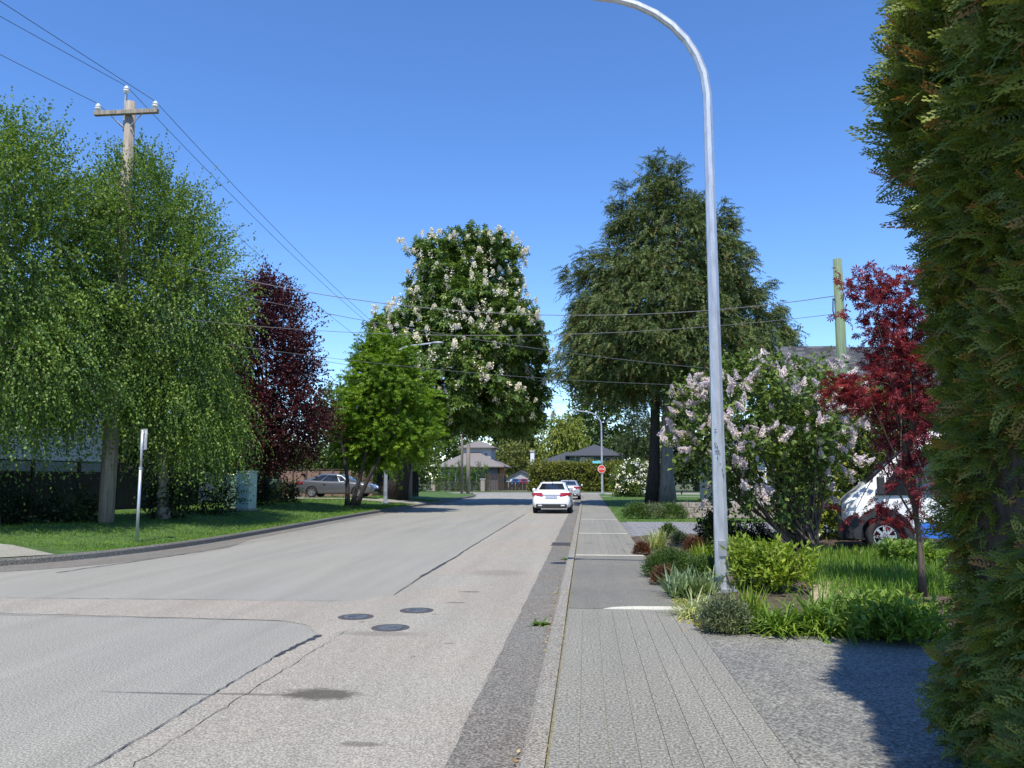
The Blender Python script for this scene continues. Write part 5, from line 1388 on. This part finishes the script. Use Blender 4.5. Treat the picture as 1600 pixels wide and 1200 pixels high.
# ------------------------------------------------------------------ van: nose towards the street
def van():
    L0 = at(1380, 848, 17.0)[0]-.52
    t = empty('delivery_van', (float(L0), 18.0, WZ+.02), R(76)); tag(t, 'white van with a blue side stripe, its nose behind the red maple', 'van')
    # local: y forward (world -x), x right (world +y) ; near side is x = -1
    S = [(0.02, .34, .95, .80), (-.02, .27, 1.05, .92), (-.12, .24, 1.16, .985), (-.38, .24, 1.34, 1.0), (-.80, .26, 1.76, 1.0), (-1.2, .26, 2.16, 1.0), (-1.55, .26, 2.44, 1.0), (-1.95, .26, 2.56, 1.0), (-3.2, .26, 2.56, 1.0), (-5.2, .28, 2.56, 1.0), (-5.4, .34, 2.46, .97)]
    secs = []
    for y, zb, zt, hw in S:
        hh = zt-zb; wt = .80 if zt > 1.6 else .92
        half = [(hw*.88, zb), (hw*.985, zb+.08), (hw, zb+hh*.35), (hw*.985, zb+min(hh*.6, 1.05)), (hw*(wt+.06), zt-.16*min(1, hh)), (hw*wt*.93, zt-.04), (hw*.5, zt)]
        secs.append([(x, y, z) for x, z in half]+[(0, y, zt+.01)]+[(-x, y, z) for x, z in reversed(half)]+[(0, y, zb)])
    V, Fq = loft(secs)
    wells = [(x0, x1, yy, .36, .43) for yy in (-.75, -4.2) for x0, x1 in ((.6, 1.3), (-1.3, -.6))]
    cut_body('body', V, Fq, MAT['van_white'], t, wells, 2)
    MB().box(-.62, .62, -5.0, -.4, .3, .7).build('underbody', MAT['black_plastic'], t)
    for s in (-1, 1):
        for yy in (-.75, -4.2):
            wl_ = make_wheel(t, s*.86, yy, .345, s, 8, 0.0 if yy < -2 else R(14), .22)
            # arch cladding
            b = MB(); V = []; n = 20
            for i in range(n+1):
                a = R(-8)+R(196)*i/n
                for rr, xx in ((.425, s*.98), (.425, s*1.025), (.56 if yy > -2 else .5, s*1.02), (.57 if yy > -2 else .51, s*.98)):
                    V.append((xx, yy+rr*math.cos(a), max(.20, .36+rr*math.sin(a))))
            b.add(V, [(i*4+j, i*4+(j+1) % 4, (i+1)*4+(j+1) % 4, (i+1)*4+j) for i in range(n) for j in range(4)]); b.build('arch_cladding', MAT['black_plastic'], t, smooth=False)
        # windows
        sx = s*.985
        panel('cab_window', [(s*1.0, -.62, 1.18), (s*1.0, -2.02, 1.18), (s*.93, -2.02, 2.08), (s*.93, -1.42, 2.06), (s*.97, -.98, 1.62)], MAT['car_glass'], t, .02, .03, (s, 0, 0))
        m = MB().box(s*1.14-.09, s*1.14+.09, -.80, -.66, 1.18, 1.56).build('mirror', MAT['black_plastic'], t, bevel=.03)
        MB().box(min(s*.98, s*1.06), max(s*.98, s*1.06), -.78, -.70, 1.24, 1.30).build('mirror_arm', MAT['black_plastic'], t)
        panel('headlight', [(s*.95, -.08, .90), (s*.995, -.26, .94), (s*.985, -.28, 1.10), (s*.92, -.10, 1.02)], MAT['porcelain'], t, .03, .04, (s, .5, 0))
        # stripe: narrow at the wheel, wider to the rear
        st = MB(); P_ = [(-1.36, .36), (-1.38, .66), (-2.0, .58), (-2.7, .56), (-3.62, .64), (-3.62, .32), (-2.0, .32)]
        st.prism([(y, z) for y, z in P_], min(s*.97, s*1.006), max(s*.97, s*1.006), 'x'); st.build('stripe', MAT['van_blue'], t)
        panel('door_seam', [(s*1.002, -2.20, .5), (s*1.002, -2.215, .5), (s*.955, -2.215, 1.9), (s*.955, -2.20, 1.9)], MAT['trim_dark'], t, .004, .01, (s, 0, 0))
        panel('door_handle', [(s*1.0, -1.95, 1.12), (s*1.0, -2.12, 1.12), (s*1.0, -2.12, 1.17), (s*1.0, -1.95, 1.17)], MAT['black_plastic'], t, .02, .01, (s, 0, 0))
    panel('windscreen', [(.82, -.50, 1.47), (-.82, -.50, 1.47), (-.76, -1.40, 2.31), (.76, -1.40, 2.31)], MAT['car_glass'], t, .03, .01, (0, 1, .5))
    bs = []
    for y, hw, zt in ((.03, .70, .60), (.01, .84, .66), (-.05, .94, .72), (-.12, .99, .76), (-.22, 1.012, .80), (-.30, 1.014, .82)):
        half = [(hw*.8, .24), (hw*.985, .28), (hw, .42), (hw, zt-.06), (hw*.97, zt)]
        bs.append([(x, y, z) for x, z in half]+[(0, y, zt+.005)]+[(-x, y, z) for x, z in reversed(half)]+[(0, y, .23)])
    V, Fq = loft(bs); b = MB(); b.add(V, Fq); b.build('bumper', MAT['black_plastic'], t, bevel=.02)
    MB().box(-.6, .6, -.06, .03, .72, .95).build('grille', MAT['black_plastic'], t, bevel=.03)
    text_mesh('lettering', 'IO', .17, MAT['van_blue'], t, (-1.008, -1.72, .93), (R(90), 0, R(-90)))
    return t
van()

# ------------------------------------------------------------------ houses
def window(parent, x0, x1, z0, z1, y, fr='trim_white', mull=1):
    w_ = MB(); f = .06
    w_.box(x0, x1, y-.05, y+.03, z0, z0+f).box(x0, x1, y-.05, y+.03, z1-f, z1).box(x0, x0+f, y-.05, y+.03, z0+f, z1-f).box(x1-f, x1, y-.05, y+.03, z0+f, z1-f)
    for i in range(mull):
        xm = x0+(x1-x0)*(i+1)/(mull+1); w_.box(xm-.025, xm+.025, y-.04, y+.03, z0+f, z1-f)
    o = w_.build('window', MAT[fr], parent)
    MB().box(x0+f, x1-f, y-.012, y-.003, z0+f, z1-f).build('pane', MAT['pane'], o)
    return rel2(o, parent)
def rel2(o, parent):
    o.location = tuple(-Vector(parent.location)); return o
def hip_roof(x0, x1, y0, y1, z0, z1, ov=.5):
    x0 -= ov; x1 += ov; y0 -= ov; y1 += ov
    w_, d_ = x1-x0, y1-y0; b = MB()
    if w_ >= d_: r0, r1 = (x0+d_/2, (y0+y1)/2), (x1-d_/2, (y0+y1)/2)
    else: r0, r1 = ((x0+x1)/2, y0+w_/2), ((x0+x1)/2, y1-w_/2)
    V = [(x0, y0, z0), (x1, y0, z0), (x1, y1, z0), (x0, y1, z0), (x0, y0, z0+.12), (x1, y0, z0+.12), (x1, y1, z0+.12), (x0, y1, z0+.12), (*r0, z1), (*r1, z1+.001)]
    fs = [(3, 2, 1, 0), (0, 1, 5, 4), (1, 2, 6, 5), (2, 3, 7, 6), (3, 0, 4, 7)]
    fs += [(4, 5, 9, 8), (5, 6, 9), (6, 7, 8, 9), (7, 4, 8)] if w_ >= d_ else [(4, 5, 8), (5, 6, 9, 8), (6, 7, 9), (7, 4, 8, 9)]
    return b.add(V, fs)
def gable_roof(x0, x1, y0, y1, z0, z1, ov=.4, along='y', th=.14):
    """ridge along y (gable faces the camera) or along x"""
    b = MB()
    if along == 'y':
        c = (x0+x1)/2; a0, a1 = x0-ov, x1+ov; dz = (z1-z0)*ov/((x1-x0)/2); zz = z0-dz
        b.prism([(a0, zz), (c, z1), (a1, zz), (a1, zz+th), (c, z1+th*1.2), (a0, zz+th)], y0-ov, y1+ov, 'y')
    else:
        c = (y0+y1)/2; a0, a1 = y0-ov, y1+ov; dz = (z1-z0)*ov/((y1-y0)/2); zz = z0-dz
        b.prism([(a0, zz), (c, z1), (a1, zz), (a1, zz+th), (c, z1+th*1.2), (a0, zz+th)], x0-ov, x1+ov, 'x')
    return b
def house(name, label, x0, x1, y0, y1, h, wall):
    t = empty(name, ((x0+x1)/2, (y0+y1)/2, 0)); tag(t, label, 'house')
    rel2(MB().box(x0, x1, y0, y1, -.1, h).build('wall', MAT[wall], t), t)
    return t
X = lambda px, Y, py=740: float(at(px, py, Y)[0])
Z = lambda py, Y, px=860: float(at(px, py, Y)[2])
# far left house with a lower hipped roof and an upper storey
t = house('hipped_house', 'grey-brown house with an upper storey behind the metal fence', X(690, 106), X(778, 106), 106, 116, 3.0, 'dark_wall')
rel2(hip_roof(X(690, 106), X(778, 106), 106, 116, 3.0, Z(702, 111), .9).build('roof', MAT['roof_brown'], t), t)
ux0, ux1 = X(725, 110), X(768, 110)
rel2(MB().box(ux0, ux1, 109, 115, 3.2, Z(700, 109)).build('upper_wall', MAT['grey_wall'], t), t)
rf = rel2(hip_roof(ux0, ux1, 109, 115, Z(700, 109), Z(688, 112), .6).build('upper_roof', MAT['roof_brown'], t), t)
window(t, X(757, 109), X(762.5, 109), Z(722, 109), Z(706, 109), 109)
window(t, X(740, 109), X(748, 109), Z(720, 109), Z(708, 109), 109)
window(t, X(700, 106), X(712, 106), 1.0, 2.2, 106); window(t, X(730, 106), X(745, 106), 1.0, 2.2, 106)
rel2(MB().box(X(779, 106), X(787, 106), 106.5, 108, 1.8, 3.3).build('cedar_bay', MAT['cedar_wall'], t), t)
# garage with a white gable
gx0, gx1 = X(794, 146), X(833, 146)
t = house('garage', 'small pale garage with a dark-edged gable at the end of the street', gx0, gx1, 146, 153, 1.5, 'pale_wall')
t['category'] = 'garage'
b = MB(); b.prism([(gx0, 1.5), (gx1, 1.5), ((gx0+gx1)/2, Z(737, 146))], 146.0, 153, 'y'); rel2(b.build('gable', MAT['pale_wall'], t), t)
rel2(gable_roof(gx0, gx1, 146, 153, 1.5, Z(737, 146), .3, 'y', .22).build('roof', MAT['roof_dark'], t), t)
rel2(MB().box(gx0+.4, gx1-.4, 145.95, 145.99, .05, 1.4).build('garage_door', MAT['trim_white'], t), t)
# dark-roofed house behind the clipped hedge
t = house('bungalow', 'low house with a dark hipped roof and teal wall behind the long hedge', X(845, 112), X(980, 112), 112, 122, Z(724, 112), 'dark_wall')
rel2(MB().box(X(890, 112), X(972, 112), 110.6, 113, 2.5, Z(712, 110.6)).build('upper_wall', simple('teal_wall', (.10, .17, .19), .8), t), t)
r1 = rel2(hip_roof(X(850, 112), X(925, 112), 112, 122, Z(724, 112), Z(706, 117), 1.0).build('roof', MAT['roof_dark'], t), t)
r2 = rel2(hip_roof(X(893, 110.6), X(968, 110.6), 110.6, 119.5, Z(713, 110.6), Z(695, 115), .9).build('roof', MAT['roof_dark'], t), t)
for a, c in ((906, 914), (915, 928), (946, 955), (956, 966)): window(t, X(a, 110.6), X(c, 110.6), Z(723, 110.6), Z(715, 110.6), 110.6, 'trim_white', 0)
t = empty('chimney', (X(832, 119), 119, 0)); tag(t, 'tall white chimney left of the dark-roofed house', 'chimney')
rel2(MB().box(X(829, 119), X(835, 119), 118.7, 119.4, 0, Z(706, 119)).build('stack', MAT['trim_white'], t), t)
rel2(MB().box(X(828.4, 119), X(835.6, 119), 118.6, 119.5, Z(706, 119), Z(704, 119)).build('cap', MAT['grey_wall'], t), t)
# right house: pale walls, shingled steep gable
hx0 = X(1296, 30.6); t = house('shingled_house', 'house with a steep dark shingle roof behind the lilac and green pole', hx0, hx0+9, 32.5, 40.5, 3.0, 'pale_wall')
zr = Z(549, 36.5, 1330); ze = 3.6
rel2(MB().prism([(32.5, 3.0), (40.5, 3.0), (40.5, ze), (36.5, zr-.25), (32.5, ze)], hx0, hx0+9, 'x').build('gable_wall', MAT['dark_wall'], t), t)
rf = rel2(gable_roof(hx0, hx0+9, 32.5, 40.5, ze, zr, .35, 'x', .16).build('roof', MAT['trim_dark'], t), t)
sh = []
for k in range(4):
    c = .04+.018*k; m = simple('shingle_%d' % k, (c*.98, c, c*1.06), .9, var=.2, scale=12, bump=.4)
    me = MB().box(-.17, .17, -.12, .12, 0, .018).mesh('shingle'); me.materials.append(m); sh.append(me)
sl = math.atan2(zr-ze, 4.0); dy, dz = math.cos(sl), math.sin(sl)
ns = 0
for i in range(46):
    for j in range(9):
        u = .1+i*.145
        if ns >= 300 or u > 4.4/dy: break
        yv = 32.15+u*dy; zv = ze-.35*math.tan(sl)+.16+u*dz
        if zv < 4.5: continue
        o = meshobj('shingle', random.choice(sh), None, rf, (hx0-.2+j*.35+(i % 2)*.17, yv, zv+.035)); o.rotation_euler = (sl+.05, 0, 0); ns += 1
wx0 = X(1128, 33)
rel2(MB().box(wx0, hx0-.02, 33.5, 39.5, -.1, 2.7).build('wing_wall', MAT['pale_wall'], t), t)
rel2(hip_roof(wx0, hx0-.6, 33.5, 39.5, 2.7, 4.1, .4).build('wing_roof', MAT['roof_dark'], t), t)
dr = rel2(MB().box(X(1150, 33.5), X(1172, 33.5), 33.44, 33.495, .1, 2.2).build('door', MAT['trim_dark'], t), t)
MB().box(X(1169, 33.5), X(1170.5, 33.5), 33.40, 33.44, 1.1, 1.2).build('handle', MAT['rim'], dr)
window(t, X(1195, 33.5), X(1225, 33.5), 1.0, 2.2, 33.5)
rel2(MB().box(X(1134, 33.5), X(1139, 33.5), 33.3, 33.49, 0, 2.6).build('drain_pipe', MAT['trim_white'], t), t)
# left white house with siding boards
t = house('white_house', 'white-sided house behind the lattice fence and birches', -31, -20.6, 17, 32, 5.2, 'white_wall')
bm_ = MB().prism([(0, 0), (.025, 0), (.008, .2), (0, .2)], -7.5, 7.5, 'y').mesh('siding_board'); bm_.materials.append(MAT['white_wall'])
for i in range(24):
    o = meshobj('siding_board', bm_, None, t, (-20.598+25.8, 0, .3+i*.2)); o.location = (-20.598-t.location.x, 0, .3+i*.2)
rel2(gable_roof(-31, -20.6, 17, 32, 5.2, 8.2, .5, 'y').build('roof', MAT['roof_brown'], t), t)
t = house('pale_house', 'pale house glimpsed through the purple tree', -28, -20.5, 40, 44.5, 3.2, 'white_wall')
rel2(hip_roof(-28, -20.5, 40, 44.5, 3.2, 5, .4).build('roof', MAT['roof_brown'], t), t)
window(t, -24, -22.5, 1.2, 2.4, 40)

# ------------------------------------------------------------------ fences and walls
def lattice_fence():
    t = empty('lattice_fence', (-18.2, 24, .38)); tag(t, 'dark wooden fence with a lattice top under the birches', 'fence')
    me = MB().box(-.012, .012, -.068, .068, 0, 1.42).mesh('board'); me.materials.append(MAT['fence_dark'])
    k = 0; y = 15.0
    while y < 36:
        o = meshobj('board', me, None, t, (random.uniform(-.004, .004), y-24, random.uniform(-.01, .01))); y += .142
    for y in np.arange(15, 36.1, 2.4): MB().box(-.05, .05, y-24-.05, y-24+.05, -.1, 1.92).build('post', MAT['fence_dark'], t)
    b = MB()
    for y in np.arange(14.6, 36, .095):
        for s in (-1, 1):
            a = np.array([.02*s, y-24, 1.46]); c = np.array([.02*s, y-24+s*.34+(.34 if s < 0 else 0)-(0 if s > 0 else .0), 1.80])
            if s < 0: a[1] += .34; c[1] = y-24
            d = np.array([0, .012, 0])
            b.add([a-d, a+d, c+d, c-d, a-d+np.array([.006, 0, 0]), a+d+np.array([.006, 0, 0]), c+d+np.array([.006, 0, 0]), c-d+np.array([.006, 0, 0])], [(0, 1, 2, 3), (7, 6, 5, 4), (0, 4, 5, 1), (2, 6, 7, 3), (1, 5, 6, 2), (3, 7, 4, 0)])
    o = b.build('lattice', MAT['fence_dark'], t); o['kind'] = 'stuff'
    for z in (1.42, 1.80): MB().box(-.04, .04, 14.6-24, 36-24, z, z+.05).build('rail', MAT['fence_dark'], t)
lattice_fence()
t = empty('brown_fence', (X(510, 51.5), 51.5, .35)); tag(t, 'plain brown fence behind the grey sedan', 'fence')
a0, a1 = X(438, 51.5)-t.location.x, X(583, 51.5)-t.location.x
for i in range(7):
    x0 = a0+(a1-a0)*i/7
    MB().box(x0+.02, x0+(a1-a0)/7-.02, -.03, .03, 0, 1.72).build('panel', MAT['brown_wall'], t)
    MB().box(x0-.06, x0+.06, -.06, .06, 0, 1.8).build('post', MAT['fence_brown'], t)
MB().box(a0, a1, -.07, .07, 1.8, 1.87).build('cap_rail', MAT['fence_brown'], t)
t = empty('board_fence', (X(592, 54), 54, .35)); tag(t, 'dark board fence right of the brown fence, behind the chestnut trunk', 'fence')
me = MB().box(-.07, .07, -.012, .012, 0, 1.7).mesh('board'); me.materials.append(MAT['fence_dark'])
for i in range(22): meshobj('board', me, None, t, (-.4+i*.15, 0, random.uniform(-.02, .02)))
for z in (.3, 1.4): MB().box(-.5, 2.9, .015, .05, z, z+.09).build('rail', MAT['fence_dark'], t)
def metal_fence():
    t = empty('metal_fence', (X(720, 92), 92, .05)); tag(t, 'black metal fence between stone pillars across the side street', 'fence')
    b = MB(); xa, xb = X(585, 92)-t.location.x, X(752, 92)-t.location.x
    for x in np.arange(xa, xb, .13): b.box(x-.012, x+.012, -.012, .012, .1, 1.35)
    o = b.build('pickets', MAT['black_metal'], t); o['kind'] = 'stuff'
    for z in (.15, 1.2): MB().box(xa, xb, -.02, .02, z, z+.05).build('rail', MAT['black_metal'], t)
    for i, px in enumerate((598, 678, 755)):
        p = empty('stone_pillar', (X(px, 92), 91.8, .05)); tag(p, ['stone pillar behind the chestnut trunk', 'stone pillar left of the narrow cedars', 'stone pillar right of the narrow cedars'][i], 'pillar', 'stone pillars of the metal fence')
        MB().box(-.24, .24, -.24, .24, 0, 1.36).build('shaft', MAT['stone'], p, bevel=.02)
        MB().box(-.3, .3, -.3, .3, 1.36, 1.46).build('cap', MAT['pale_wall'], p, bevel=.015)
metal_fence()
t = empty('wooden_gate', (X(812, 99), 99, .02)); tag(t, 'dark low gate in front of the far garage', 'gate')
for i in range(10):
    w_ = (X(833, 99)-X(778, 99))/10; x0 = X(778, 99)-t.location.x+i*w_
    MB().box(x0+.03, x0+w_-.03, -.03, .03, .03, 1.05).build('panel', MAT['fence_dark'], t)
MB().box(X(778, 99)-t.location.x, X(833, 99)-t.location.x, -.05, -.03, .95, 1.03).build('rail', MAT['fence_dark'], t)
t = empty('picket_fence', (X(778, 95), 95, .02)); tag(t, 'tall dark brown fence between the pillar and the far gate', 'fence')
me = MB().box(-.055, .055, -.012, .012, 0, 2.1).mesh('board'); me.materials.append(MAT['fence_brown'])
for i in range(12): meshobj('board', me, None, t, (-1.5+i*.17, i*.25, random.uniform(-.05, .05)))
MB().tube([(-1.5, .06, 1.6), (.37, 2.85, 1.6)], .04, 5).build('rail', MAT['fence_brown'], t)
t = empty('low_wall', (X(1095, 31.5), 31.5, WZ)); tag(t, 'low grey stone wall beside the house behind the lilac', 'wall')
for i in range(9):
    for j in range(3): MB().box(-1.0+i*.5+(j % 2)*.2, -.52+i*.5+(j % 2)*.2, -.15, .15, j*.2, j*.2+.19).build('stone', MAT['stone'], t, bevel=.012)
